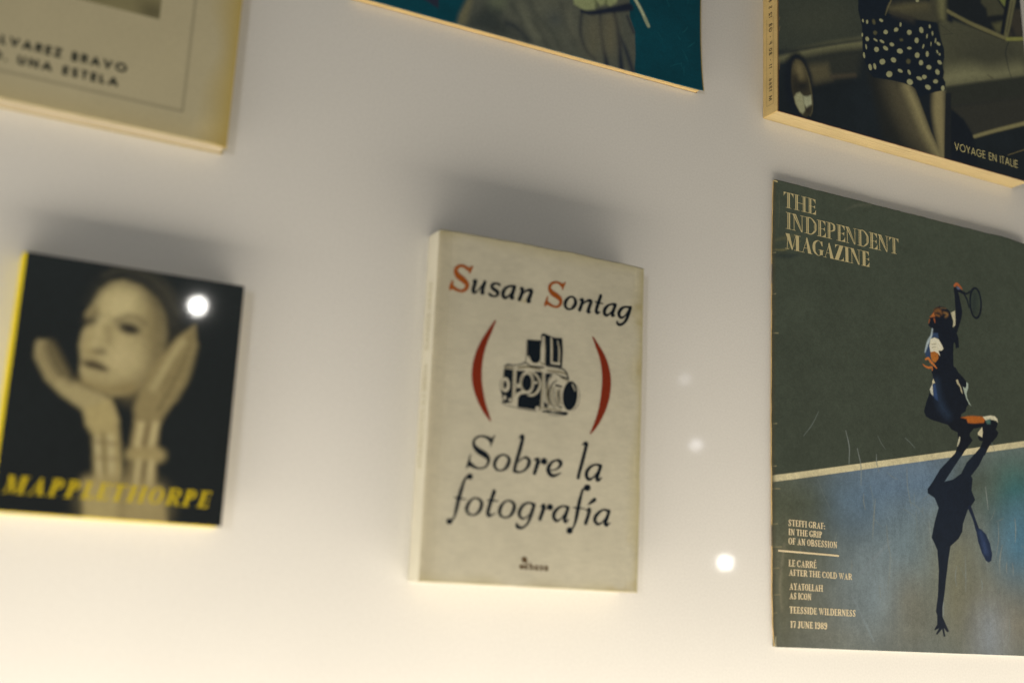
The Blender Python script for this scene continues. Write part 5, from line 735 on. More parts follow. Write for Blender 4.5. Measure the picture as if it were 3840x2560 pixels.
def set_line(grid, text, x0, x1, zb, zt, glyph, gap, slant=0.0, accents=(), vertical=False):
    """lay a line of capitals so that it spans exactly x0..x1 on the baseline zb"""
    gs = [glyph(c) for c in text]
    tot = sum(g[0] for g in gs) + gap * (len(gs) - 1)
    H = zt - zb
    kx = (x1 - x0) / tot
    x = 0.0
    for i, (wd, ops) in enumerate(gs):
        extra = []
        if i in accents:
            extra = [('+', 's', ((wd * .45, 1.08, .08), (wd * .68, 1.24, .14)))]
        for op, kd, pts in list(ops) + extra:
            q = []
            for p in pts:
                u = x0 + (x + p[0]) * kx + slant * p[1] * H
                v = zb + p[1] * H
                q.append((u, v) if kd == 'p' else (u, v, p[2] * math.sqrt(H * kx)))
            grid.add(op, kd, q)
        x += wd + gap

# ------------------------------------------------------------------ materials
def nodes(name):
    M = bpy.data.materials.new(name)
    M.use_nodes = True
    nt = M.node_tree
    return M, nt, nt.nodes['Principled BSDF']

def mottle(nt, scale, detail=4, stretch=(1, 1, 1)):
    tc = nt.nodes.new('ShaderNodeTexCoord'); mp = nt.nodes.new('ShaderNodeMapping'); nz = nt.nodes.new('ShaderNodeTexNoise')
    mp.inputs['Scale'].default_value = stretch
    nz.inputs['Scale'].default_value = scale; nz.inputs['Detail'].default_value = detail
    nt.links.new(tc.outputs['Object'], mp.inputs[0]); nt.links.new(mp.outputs[0], nz.inputs[0])
    return nz.outputs['Fac']

def vary(nt, colsock, fac, lo, hi):
    r = nt.nodes.new('ShaderNodeMapRange'); r.inputs['From Min'].default_value = .3; r.inputs['From Max'].default_value = .7
    r.inputs['To Min'].default_value = lo; r.inputs['To Max'].default_value = hi
    nt.links.new(fac, r.inputs['Value'])
    mx = nt.nodes.new('ShaderNodeVectorMath'); mx.operation = 'SCALE'
    nt.links.new(colsock, mx.inputs[0]); nt.links.new(r.outputs[0], mx.inputs['Scale'])
    return mx.outputs[0]

def mat(name, color, rough=.6, spec=.5, grain=.06, gscale=1500, blot=.05, bscale=30, bump=0.0, stretch=(1, 1, 1), coat=0.0, coat_rough=.03):
    M, nt, b = nodes(name)
    c = nt.nodes.new('ShaderNodeRGB'); c.outputs[0].default_value = (*color, 1)
    s = vary(nt, c.outputs[0], mottle(nt, gscale, 2, stretch), 1 - grain, 1 + grain)
    s = vary(nt, s, mottle(nt, bscale, 4), 1 - blot, 1 + blot)
    nt.links.new(s, b.inputs['Base Color'])
    b.inputs['Roughness'].default_value = rough
    b.inputs['Specular IOR Level'].default_value = spec
    b.inputs['Coat Weight'].default_value = coat; b.inputs['Coat Roughness'].default_value = coat_rough
    if bump:
        bp = nt.nodes.new('ShaderNodeBump'); bp.inputs['Strength'].default_value = bump; bp.inputs['Distance'].default_value = .0004
        nt.links.new(mottle(nt, gscale * .5, 3, stretch), bp.inputs['Height']); nt.links.new(bp.outputs[0], b.inputs['Normal'])
    return M

def mat_print(name, rough=.42, spec=.5, grain=.08, coat=0.0, coat_rough=.03, bump=.0):
    M, nt, b = nodes(name)
    a = nt.nodes.new('ShaderNodeAttribute'); a.attribute_name = 'ink'
    s = vary(nt, a.outputs['Color'], mottle(nt, 1300, 2), 1 - grain, 1 + grain)
    nt.links.new(s, b.inputs['Base Color'])
    b.inputs['Roughness'].default_value = rough
    b.inputs['Specular IOR Level'].default_value = spec
    b.inputs['Coat Weight'].default_value = coat; b.inputs['Coat Roughness'].default_value = coat_rough
    if bump:
        bp = nt.nodes.new('ShaderNodeBump'); bp.inputs['Strength'].default_value = bump; bp.inputs['Distance'].default_value = .002
        nt.links.new(mottle(nt, 25, 3), bp.inputs['Height']); nt.links.new(bp.outputs[0], b.inputs['Normal'])
    return M

# ------------------------------------------------------------------ objects
def thing(name, label, cat, x, z, rot):
    o = bpy.data.objects.new(name, None)
    o.empty_display_size = .02
    COL.objects.link(o)
    o.location = (x, 0, z)
    o.rotation_euler = (0, -rot, 0)
    o['label'] = label; o['category'] = cat
    return o

def link(name, verts, faces, material, parent, smooth=False, label=None):
    me = bpy.data.meshes.new(name)
    me.from_pydata([tuple(v) for v in verts], [], [list(f) for f in faces])
    me.validate()
    me.materials.append(material)
    if smooth:
        me.polygons.foreach_set('use_smooth', [True] * len(me.polygons))
    o = bpy.data.objects.new(name, me)
    COL.objects.link(o)
    o.parent = parent
    if label: o['label'] = label
    return o

def relief(x, z, shape):
    return shape(x, z) if shape else (x, -1e9, z)

def printed(name, grid, y, material, parent, warp=None, label=None):
    """ink as a flat sheet lying on the cover, y in mm (negative = towards the viewer)"""
    V, Fc = grid.mesh()
    P = np.array(V, float)
    d = np.stack(np.broadcast_arrays(*warp(P[:, 0], P[:, 1])), -1) if warp else np.zeros((len(P), 3))
    vv = (np.stack([P[:, 0], np.full(len(P), float(y)), P[:, 1]], -1) + d) / 1000.0
    return link(name, vv, Fc, material, parent, label=label)

def sheet(name, x0, z0, x1, z1, res, y, thick, material, parent, paint, warp=None, label=None):
    """a cover: a fine grid in front carrying its printed colours, with edges and a back"""
    nx, nz = int(round((x1 - x0) / res)) + 1, int(round((z1 - z0) / res)) + 1
    X, Z = np.meshgrid(np.linspace(x0, x1, nx), np.linspace(z0, z1, nz))
    col = paint(X, Z)
    px, py, pz = X.copy(), np.full(X.shape, float(y)), Z.copy()
    if warp:
        dx, dy, dz = warp(X, Z)
        px, py, pz = px + dx, py + dy, pz + dz
    n = nx * nz
    co = np.stack([px, py, pz], -1).reshape(-1, 3)
    idx = np.arange(n).reshape(nz, nx)
    q = np.stack([idx[:-1, :-1], idx[:-1, 1:], idx[1:, 1:], idx[1:, :-1]], -1).reshape(-1, 4)
    loop = np.concatenate([idx[0, :], idx[1:, -1], idx[-1, -2::-1], idx[-2:0:-1, 0]])
    back = co[loop].copy(); back[:, 1] += thick
    lid = n + np.arange(len(loop))
    nxt = np.roll(np.arange(len(loop)), -1)
    side = np.stack([loop, lid, lid[nxt], loop[nxt]], -1)
    co = np.vstack([co, back]) / 1000.0
    quads = np.vstack([q, side])
    me = bpy.data.meshes.new(name)
    me.vertices.add(len(co)); me.vertices.foreach_set('co', co.astype(np.float32).ravel())
    nl = len(quads) * 4
    me.loops.add(nl + len(lid))
    me.loops.foreach_set('vertex_index', np.concatenate([quads.ravel(), lid[::-1]]).astype(np.int32))
    me.polygons.add(len(quads) + 1)
    me.polygons.foreach_set('loop_start', np.append(np.arange(len(quads)) * 4, nl).astype(np.int32))
    me.update(calc_edges=True)
    at = me.attributes.new('ink', 'FLOAT_COLOR', 'POINT')
    rgba = np.ones((len(co), 4), np.float32)
    rgba[:n, :3] = col.reshape(-1, 3); rgba[n:, :3] = col.reshape(-1, 3)[loop]
    at.data.foreach_set('color', rgba.ravel())
    me.materials.append(material)
    o = bpy.data.objects.new(name, me)
    COL.objects.link(o); o.parent = parent
    if label: o['label'] = label
    return o

def picture(base, layers, x0, z0, x1, z1, res, level, grain=.10, post=None):
    """paint a printed picture: layered soft-edged shapes; colours as they look under light of the given level"""
    def paint(X, Z):
        g = Grid(x0, z0, x0 + (X.shape[1] - 1) * (x1 - x0) / (X.shape[1] - 1), z1, res)
        g.nx, g.nz = X.shape[1], X.shape[0]; g.X, g.Z = X[0], Z[:, 0]
        c = np.empty(X.shape + (3,)); c[:] = base(X, Z) if callable(base) else lin(base)
        for kind, pts, rgb, soft in layers:
            r = g.shape(kind, pts, soft * 1.3 + 1)
            if r is None: continue
            sl, d = r
            a = np.clip(.5 - d / (2 * max(soft, .15)), 0, 1); a = (a * a * (3 - 2 * a))[..., None]
            c[sl] = c[sl] * (1 - a) + lin(rgb) * a
        return c
    def out(X, Z):
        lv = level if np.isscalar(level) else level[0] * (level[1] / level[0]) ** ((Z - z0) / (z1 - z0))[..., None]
        g = 1 + grain * (.6 * vnoise(X, Z, .9, 71) + .5 * vnoise(X, Z, 2.3, 72) + .5 * RNG.uniform(-1, 1, X.shape))
        if post is not None: g = g * post(X, Z)
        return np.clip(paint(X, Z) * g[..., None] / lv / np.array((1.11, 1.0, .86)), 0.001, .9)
    return out

RNG = np.random.default_rng(7)
def vnoise(X, Z, cell, seed):
    """smooth value noise, -1..1"""
    x = X / cell; z = Z / cell
    xi = np.floor(x).astype(int); zi = np.floor(z).astype(int)
    T = np.random.default_rng(seed).uniform(-1, 1, (64, 64))
    fx = x - xi; fz = z - zi
    fx = fx * fx * (3 - 2 * fx); fz = fz * fz * (3 - 2 * fz)
    g = lambda a, b: T[(zi + b) % 64, (xi + a) % 64]
    return (g(0, 0) * (1 - fx) + g(1, 0) * fx) * (1 - fz) + (g(0, 1) * (1 - fx) + g(1, 1) * fx) * fz

def scratches(n, x0, z0, x1, z1, rgb, seed, lo=4, hi=30, wd=.25, ang=(20, 160)):
    r = np.random.default_rng(seed); out = []
    for i in range(n):
        x, z = r.uniform(x0, x1), r.uniform(z0, z1); a = math.radians(r.uniform(*ang)); L = r.uniform(lo, hi)
        bx, bz = x + L * math.cos(a), z + L * math.sin(a)
        k = r.uniform(-.08, .08) * L
        out.append(['s', [[x, z, wd * .4], [(x + bx) / 2 - k * math.sin(a), (z + bz) / 2 + k * math.cos(a), wd * r.uniform(.6, 1.5)], [bx, bz, wd * .4]], rgb, .5])
    return out

def box(name, x0, y0, z0, x1, y1, z1, material, parent, bev=0.0, label=None):
    """mm; a block with softened edges"""
    import bmesh
    bm = bmesh.new()
    v = [bm.verts.new((x / 1000, y / 1000, z / 1000)) for x in (x0, x1) for y in (y0, y1) for z in (z0, z1)]
    for f in ((0, 1, 3, 2), (4, 6, 7, 5), (0, 4, 5, 1), (2, 3, 7, 6), (0, 2, 6, 4), (1, 5, 7, 3)):
        bm.faces.new([v[i] for i in f])
    bmesh.ops.recalc_face_normals(bm, faces=bm.faces)
    if bev:
        bmesh.ops.bevel(bm, geom=list(bm.edges), offset=bev / 1000, segments=2, affect='EDGES')
    me = bpy.data.meshes.new(name); bm.to_mesh(me); bm.free()
    me.materials.append(material)
    o = bpy.data.objects.new(name, me); COL.objects.link(o); o.parent = parent
    if label: o['label'] = label
    return o

def leaf_block(name, x0, y0, z0, x1, y1, z1, material, parent, leaves, wob=.25, seed=1):
    """a block of pages: its edges made of thin slightly uneven leaves"""
    r = np.random.default_rng(seed)
    V, Fc = [], []
    ys = np.linspace(y0, y1, leaves + 1)
    for k in range(leaves):
        dx0, dx1, dz0, dz1 = r.uniform(0, wob, 4)
        a = len(V)
        g = (ys[k + 1] - ys[k]) * .06
        for y in (ys[k] + g, ys[k + 1] - g):
            V += [(x0 + dx0, y, z0 + dz0), (x1 - dx1, y, z0 + dz0), (x1 - dx1, y, z1 - dz1), (x0 + dx0, y, z1 - dz1)]
        Fc += [(a, a + 1, a + 2, a + 3), (a + 4, a + 7, a + 6, a + 5), (a, a + 4, a + 5, a + 1), (a + 1, a + 5, a + 6, a + 2), (a + 2, a + 6, a + 7, a + 3), (a + 3, a + 7, a + 4, a)]
    return link(name, [(x / 1000, y / 1000, z / 1000) for x, y, z in V], Fc, material, parent)

# ------------------------------------------------------------------ the wall of the display case
def build_wall():
    M, nt, b = nodes('painted_panel')
    c = nt.nodes.new('ShaderNodeRGB'); c.outputs[0].default_value = (.775, .77, .735, 1)
    s = vary(nt, c.outputs[0], mottle(nt, 750, 2), .965, 1.035)
    s = vary(nt, s, mottle(nt, 6, 4), .975, 1.025)
    nt.links.new(s, b.inputs['Base Color'])
    b.inputs['Roughness'].default_value = .85
    b.inputs['Specular IOR Level'].default_value = .2
    b.inputs['Coat Weight'].default_value = .5; b.inputs['Coat Roughness'].default_value = .038
    bp = nt.nodes.new('ShaderNodeBump'); bp.inputs['Strength'].default_value = .05; bp.inputs['Distance'].default_value = .0003
    nt.links.new(mottle(nt, 500, 3), bp.inputs['Height']); nt.links.new(bp.outputs[0], b.inputs['Normal'])
    v = [(-2, 0, -.6), (2.6, 0, -.6), (2.6, 0, 1.6), (-2, 0, 1.6)]
    v += [(x, .03, z) for x, y, z in v]
    o = link('wall', v, [(0, 1, 2, 3), (7, 6, 5, 4), (0, 4, 5, 1), (1, 5, 6, 2), (2, 6, 7, 3), (3, 7, 4, 0)], M, None)
    o['kind'] = 'structure'
build_wall()

PAPER = (0.62, 0.50, 0.29)
def paper(name, c=PAPER):
    return mat(name, c, rough=.8, spec=.2, grain=.12, gscale=700, stretch=(.08, 6, .08), blot=.06, bscale=40)

INK = tuple(lin((13, 20, 27)) / .6)
RED = (.20, .026, .010)
ORANGE = (.31, .082, .014)

# ------------------------------------------------------------------ cream paperback in the middle
def build_paperback():
    W, H, T = 132.3, 188.7, 17.5
    t = thing('paperback_book', 'cream paperback with black camera drawing between two red parentheses, middle of the wall', 'book', -.2399, .0276, .0017)
    cream = np.array((.53, .507, .395))
    def warp(x, z):
        dz = (1.5 * np.sin(np.pi * np.clip(x / W, 0, 1)) ** .7 + .35 * vnoise(np.asarray(x, float), 0 * np.asarray(x, float), 9, 5)) * np.clip((z - 150) / 38, 0, 1)
        dx = .25 * vnoise(0 * np.asarray(z, float), np.asarray(z, float), 17, 8) * np.clip((x - 110) / 22, 0, 1)
        hinge = np.clip(1 - np.asarray(x, float) / 3.0, 0, 1)
        dy = 1.1 * hinge ** 2 + .35 * np.exp(-((np.asarray(x, float) - 7.5) / 1.2) ** 2) - .25 * np.sin(np.pi * np.clip(x / W, 0, 1))
        return dx, dy, dz
    def paint(X, Z):
        c = np.empty(X.shape + (3,)); c[:] = cream
        n = 1 + .035 * vnoise(X, Z, 34, 1) + .03 * vnoise(X, Z, 11, 2) + .02 * vnoise(X, Z, 3, 3) + .035 * vnoise(X / 5, Z, .9, 21) + .03 * vnoise(X / 2, Z, 2.2, 22)
        c *= n[..., None]
        e = np.minimum(np.minimum(W - X, H + 1.4 - Z), Z + 3)
        old = np.clip(1 - e / (9 + 5 * vnoise(X, Z, 18, 4)), 0, 1) ** 1.6
        left = np.clip(1 - X / 16, 0, 1) ** 1.5
        c *= (1 - old[..., None] * np.array((.16, .20, .40))) * (1 - left[..., None] * np.array((.10, .13, .20)))
        foxing = np.clip(vnoise(X, Z, 5, 9) + vnoise(X, Z, 13, 10) - .9, 0, 1) * np.clip((X - 95) / 30, 0, 1)
        c *= 1 - foxing[..., None] * np.array((.15, .22, .4))
        cr = np.exp(-((X - 127 - 2 * vnoise(X, Z, 25, 12)) / .5) ** 2) * (vnoise(X, Z, 14, 13) > .15)
        c *= 1 + .10 * cr[..., None]
        g = np.exp(-((X - 7.5) / .7) ** 2)
        for cx, cz, r in ((49.5, 157.2, .8), (53.5, 156.6, 1.1), (51.2, 156.3, .6)):
            s = np.exp(-((X - cx) ** 2 + (Z - cz) ** 2) / r ** 2); c *= 1 - s[..., None] * np.array((.25, .3, .5))
        return np.clip(c, 0, .9)
    cm = mat_print('aged_cream_card', rough=.5, spec=.4, grain=.07, bump=.25)
    sheet('front_cover', 0, 0, W, H, .6, -T, .5, cm, t, paint, warp)
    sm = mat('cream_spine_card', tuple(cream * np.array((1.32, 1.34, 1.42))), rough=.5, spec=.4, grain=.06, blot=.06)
    # spine: slightly rounded at both long edges
    prof = [(1.2, -T + 1.0), (.45, -T + 1.35), (.1, -T + 2.0), (0, -T + 3.2), (-.15, -T / 2), (0, -3), (.1, -1.6), (.5, -.9), (1.2, -.6)]
    zs = np.linspace(.15, H + .1, 24)
    V = [(x / 1000, y / 1000, z / 1000) for z in zs for x, y in prof]
    k = len(prof)
    Fc = [(j * k + i, j * k + i + 1, (j + 1) * k + i + 1, (j + 1) * k + i) for j in range(len(zs) - 1) for i in range(k - 1)]
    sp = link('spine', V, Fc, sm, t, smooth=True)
    # faint lettering down the spine
    g = Grid(0, 0, 120, 6, .12)
    set_line(g, 'SUSAN SONTAG', 2, 40, 1.6, 4.6, lambda c: grotesk(c, .13), .16)
    set_line(g, 'SOBRE LA FOTOGRAFIA', 48, 104, 1.6, 4.6, lambda c: grotesk(c, .13), .16, accents=(17,))
    V, Fc = g.mesh()
    link('spine_lettering', [(-.0004, (-T + 3.6 + z * 1.6) / 1000, (H - 26 - x) / 1000) for x, z in V], [f[::-1] for f in Fc],
         mat('faded_spine_ink', tuple(cream * np.array((1.0, .98, .85)))), sp)
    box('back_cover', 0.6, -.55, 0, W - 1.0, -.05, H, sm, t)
    leaf_block('page_block', 1.3, -T + .95, 1.2, W - 1.6, -.6, H - 1.2, paper('cream_page_edges', (.46, .41, .30)), t, 60)
    y = -T - .07
    def letters(name, shapes, color, label=None, ops=None, fat=1.32):
        pts = [p for s in (ops or shapes) for p in (s[2] if ops else s)]
        a = np.array([p[:2] for p in pts])
        g = Grid(a[:, 0].min() - 3, a[:, 1].min() - 3, a[:, 0].max() + 3, a[:, 1].max() + 3, .14)
        if ops:
            for op, kd, p in ops: g.add(op, kd, p)
        else:
            for s in shapes: g.add('+', 's', [(x, z, wd * fat + .1 * (fat > 1)) for x, z, wd in s])
        return printed(name, g, y, mat(name + '_ink', color, rough=.6, spec=.08, grain=.12, blot=.08), t, warp, label)
    for k in (0, 1):
        letters('author_initial', ART_author_initials[3 * k:3 * k + 3], ORANGE)
    letters('author_lettering', ART_author_lettering[:7], INK)
    letters('author_lettering', ART_author_lettering[7:], INK)
    letters('title_lettering', ART_title_lettering, INK, fat=1.5)
    letters('parenthesis', ART_parenthesis_l, RED, fat=1.0)
    letters('parenthesis', ART_parenthesis_r, RED, fat=1.0)
    letters('camera_drawing', None, INK, ops=ART_camera_drawing)
    letters('camera_shading', ART_camera_shading, tuple(np.array(lin((104, 98, 76))) / .75), fat=1.0)
    letters('publisher_logo', ART_publisher_logo, tuple(np.array(lin((70, 56, 38))) / .6))
build_paperback()

# ------------------------------------------------------------------ small black book on the left
def build_portrait_book():
    W, H, T = 102.5, 120.0, 12.1
    t = thing('portrait_book', 'small black book with yellow spine and sepia portrait of a woman framing her face', 'book', -.4451, .0486, .0008)
    def base(X, Z):
        c = np.empty(X.shape + (3,)); c[:] = lin((25, 29, 29)); c *= (1 + .08 * vnoise(X, Z, 40, 3))[..., None]; return c
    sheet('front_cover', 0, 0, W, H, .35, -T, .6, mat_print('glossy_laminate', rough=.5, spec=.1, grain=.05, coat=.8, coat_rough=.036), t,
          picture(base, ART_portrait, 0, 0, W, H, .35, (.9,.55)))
    ye = mat('yellow_cloth', (.93, .76, .012), rough=.6, grain=.06)
    box('spine', -1.7, -T + .05, 0, .9, -.1, H, ye, t, bev=.5)
    box('cover_edge', .95, -T + .65, .0, W, -T + 1.25, H, mat('ochre_board', (.50, .33, .012), rough=.7), t, label='yellow edge of the front board')
    box('back_cover', 1.0, -1.2, 0, W, -.1, H, ye, t)
    leaf_block('page_block', 1.2, -T + 1.3, 1.5, W - 1.5, -1.25, H - 1.5, paper('white_page_edges', (.46, .43, .36)), t, 36)
    g = Grid(0, 4, W, 22, .16)
    x0, x1, zb, zt = LINES['MAPPLETHORPE']
    set_line(g, 'MAPPLETHORPE', x0, x1 - 2, zb, zt, lambda c: didone(c, .19, .055, False, .4), .14, slant=.24)
    printed('title_lettering', g, -T - .08, mat('yellow_ink', (.56, .44, .012), rough=.6, spec=.1, coat=.8, coat_rough=.036), t)
build_portrait_book()

# ------------------------------------------------------------------ beige book, upper left
def build_beige_book():
    W, H, T = 220.0, 280.0, 12.0
    t = thing('beige_book', 'beige book with thin framed cover and dark capitals in the upper left corner', 'book', -.5782, .2406, -.004)
    beige = np.array((.51, .465, .30))
    def warp(x, z):
        d = np.clip((np.asarray(x, float) - 208) / 12, 0, 1)
        return 0 * d, 2.6 * d ** 2, 0 * d
    def paint(X, Z):
        c = np.empty(X.shape + (3,)); c[:] = beige
        c *= (1 + .03 * vnoise(X, Z, 45, 1) + .02 * vnoise(X, Z, 12, 2))[..., None]
        old = np.clip(1 - (W - X) / (16 + 5 * vnoise(X, Z, 26, 4)), 0, 1) ** 1.3
        low = np.clip(1 - Z / 16, 0, 1) ** 1.5
        c *= (1 - old[..., None] * np.array((.06, .19, .62))) * (1 - low[..., None] * np.array((.0, .05, .18)))
        worn = np.exp(-(((X - 209) / 7) ** 2 + ((Z - 8) / 6) ** 2)); c *= 1 + .12 * worn[..., None]
        for cx in (195.6, 20.0):
            c *= (1 - .42 * (np.clip(1 - np.abs(X - cx) / 1.0, 0, 1) * ((Z > 13.6) & (Z < 262))))[..., None]
        for cz in (13.9, 262.0):
            c *= (1 - .42 * (np.clip(1 - np.abs(Z - cz) / 1.0, 0, 1) * ((X > 20) & (X < 195.6))))[..., None]
        a = (np.clip((X - 36) / .5, 0, 1) * np.clip((179.2 - X) / .5, 0, 1) * np.clip((Z - 59.6) / .5, 0, 1) * np.clip((236 - Z) / .5, 0, 1))[..., None]
        ph = lin((96, 92, 66)) / .4 * (1 + .25 * vnoise(X, Z, 22, 31) + .12 * vnoise(X, Z, 7, 32))[..., None]
        ph = ph * (1 - .55 * np.exp(-(((X - 175) / 8) ** 2 + ((Z - 63) / 6) ** 2)))[..., None]
        return np.clip(c * (1 - a) + ph * a, 0, .9)
    sheet('front_cover', 0, 0, W, H, .7, -T, .5, mat_print('beige_card', rough=.5, grain=.06), t, paint, warp)
    k = mat('beige_board', tuple(beige * np.array((.95, .85, .6))), rough=.6)
    box('spine', -.5, -T + .05, 0, .8, -.1, H, k, t, bev=.3)
    box('back_cover', .9, -.7, 0, W, -.1, H, k, t)
    leaf_block('page_block', 1, -T + 3.2, .6, W - 1.2, -.75, H - 1, paper('yellowed_page_edges', (.52, .46, .34)), t, 40)
    g = Grid(92, 12, 172, 36, .2)
    for s, tx in (('ALVAREZ BRAVO', 'ALVAREZ BRAVO'), ('O. UNA ESTELA', 'O. UNA ESTELA')):
        x0, x1, zb, zt = LINES[s]
        set_line(g, tx, x0, x1, zb, zt, lambda c: grotesk(c, .24), .17, accents=(0,) if s[0] == 'A' else ())
    printed('title_lettering', g, -T - .08, mat('dark_olive_ink', tuple(np.array(lin((34, 36, 28))) / .4), rough=.6), t)
build_beige_book()

# ------------------------------------------------------------------ teal book, top middle
def build_teal_book():
    W, H, T = 300.0, 300.0, 5.2
    X0 = 62.0
    t = thing('teal_book', 'teal book with a grey coated figure holding a cigarette, above the cream paperback', 'book', -.3593, .3456, .0076)
    def warp(x, z):
        x = np.asarray(x, float); z = np.asarray(z, float)
        e = np.clip((x - 260) / 40, 0, 1)
        return 1.9 * np.exp(-z / 16) * e ** 3 - .4 * np.exp(-((z - 45) / 25) ** 2) * e ** 3, -1.0 * np.exp(-z / 22) * e ** 2, 0 * x
    def base(X, Z):
        c = np.empty(X.shape + (3,)); c[:] = lin((2, 47, 54)); c *= (1 + .12 * vnoise(X, Z, 30, 3) + .06 * vnoise(X, Z, 8, 5))[..., None]; return c
    L = ART_coat + scratches(14, 262, 8, 296, 70, (14, 66, 70), 5, 2, 9, .3)
    ed = [['s', [[W - .05, -5, .7], [W - .05, 150, .7], [W - .05, 305, .7]], (150, 124, 58), .4]]
    sheet('front_cover', X0, 0, W, H, .6, -T, .45, mat_print('coated_card', rough=.5, spec=.2, grain=.08), t, picture(base, L + ed, X0, 0, W, H, .6, .42), warp)
    pg = paper('golden_page_edges', (.58, .43, .20))
    leaf_block('page_block', X0 + 1, -T + .5, .0, W - .7, -.55, H - 1, pg, t, 9, .3)
    box('back_cover', X0 + .4, -.5, .1, W + .4, -.1, H, mat('tan_board', (.40, .26, .10), rough=.6), t, bev=.2)
    box('spine', X0 - .5, -T + .1, 0, X0 + .7, -.2, H, mat('teal_board', tuple(np.array(lin((2, 47, 54))) / .42), rough=.5), t, bev=.3)
build_teal_book()

# ------------------------------------------------------------------ thick fashion magazine, upper right
def build_fashion():
    W, H, T = 241.9, 290.0, 15.3
    t = thing('fashion_magazine', 'thick dark magazine with a woman in polka dot skirt beside a vintage car', 'magazine', -.0046, .3432, -.0024)
    def warp(x, z):
        x = np.asarray(x, float); z = np.asarray(z, float)
        return -4.6 * np.clip((z - 60) / 90, 0, 1) * np.clip((x - 180) / 60, 0, 1), 0 * x, 0 * x
    def base(X, Z):
        c = np.empty(X.shape + (3,)); c[:] = lin((25, 31, 34)); c *= (1 + .15 * vnoise(X, Z, 40, 3) + .08 * vnoise(X, Z, 9, 6))[..., None]; return c
    wear = [['s', [[.1, -2, .5], [.1, 100, .7], [.15, 292, .5]], (120, 84, 44), .4], ['s', [[-2, .1, .3], [120, .1, .35], [244, .1, .3]], (96, 58, 34), .3]]
    wear += [['s', [[1.2, z, .5], [1.8, z + l, .4]], (96, 82, 54), .5] for z, l in ((30, 9), (58, 3), (66, 2), (104, 2), (118, 3), (142, 5))]
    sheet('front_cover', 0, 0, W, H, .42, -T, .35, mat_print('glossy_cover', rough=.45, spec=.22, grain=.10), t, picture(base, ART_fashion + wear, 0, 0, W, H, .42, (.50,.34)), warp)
    sp = mat('yellowed_spine', (.62, .46, .19), rough=.55, grain=.08, blot=.10, bscale=60)
    s = box('spine', -.25, -T + .1, 0.1, .8, -.05, H, sp, t, bev=.25)
    pg = paper('golden_page_edges', (.53, .425, .225))
    leaf_block('page_block', .85, -T + .4, .1, W - 5.5, -.5, H - .5, pg, t, 46, .22)
    box('back_cover', .85, -.45, 0, W - 4.8, -.05, H, mat('back_cover_card', (.45, .36, .2)), t)
    ink = mat('worn_spine_ink', (.10, .07, .03), rough=.6)
    g = Grid(0, 0, 140, 8, .12)
    set_line(g, 'M 1366 - 11 - 80 F - GB', 6, 62, 2.2, 5.4, lambda c: grotesk(c, .16), .2)
    set_line(g, '12 $ 8 USA - 20 FS', 66, 112, 2.2, 5.4, lambda c: grotesk(c, .16), .2)
    V, Fc = g.mesh()
    link('spine_lettering', [(-.00035, (-4.2 - z * 1.05) / 1000, (4 + x) / 1000) for x, z in V], Fc, ink, s)
    g = Grid(0, 0, 80, 10, .12)
    for a, b, c, d in ((3, .6, 66, .6), (3, 7.4, 66, 7.4), (3, .6, 3, 7.4)):
        g.add('+', 's', ((a, b, .25), (c, d, .25)))
    V, Fc = g.mesh()
    link('spine_frame', [(-.00033, (-3.6 - z) / 1000, (4 + x) / 1000) for x, z in V], Fc, mat('faint_frame_ink', (.27, .19, .07)), s)
    x0, x1, zb, zt = LINES['VOYAGE EN ITALIE']
    g = Grid(x0 - 3, zb - 3, x1 + 3, zt + 3, .1)
    set_line(g, 'VOYAGE EN ITALIE', x0, x1, zb, zt, lambda c: grotesk(c, .10), .15)
    printed('title_lettering', g, -T - .07, mat('pale_ink', tuple(np.array(lin((158, 152, 108))) / .45), rough=.5), t, warp)
build_fashion()

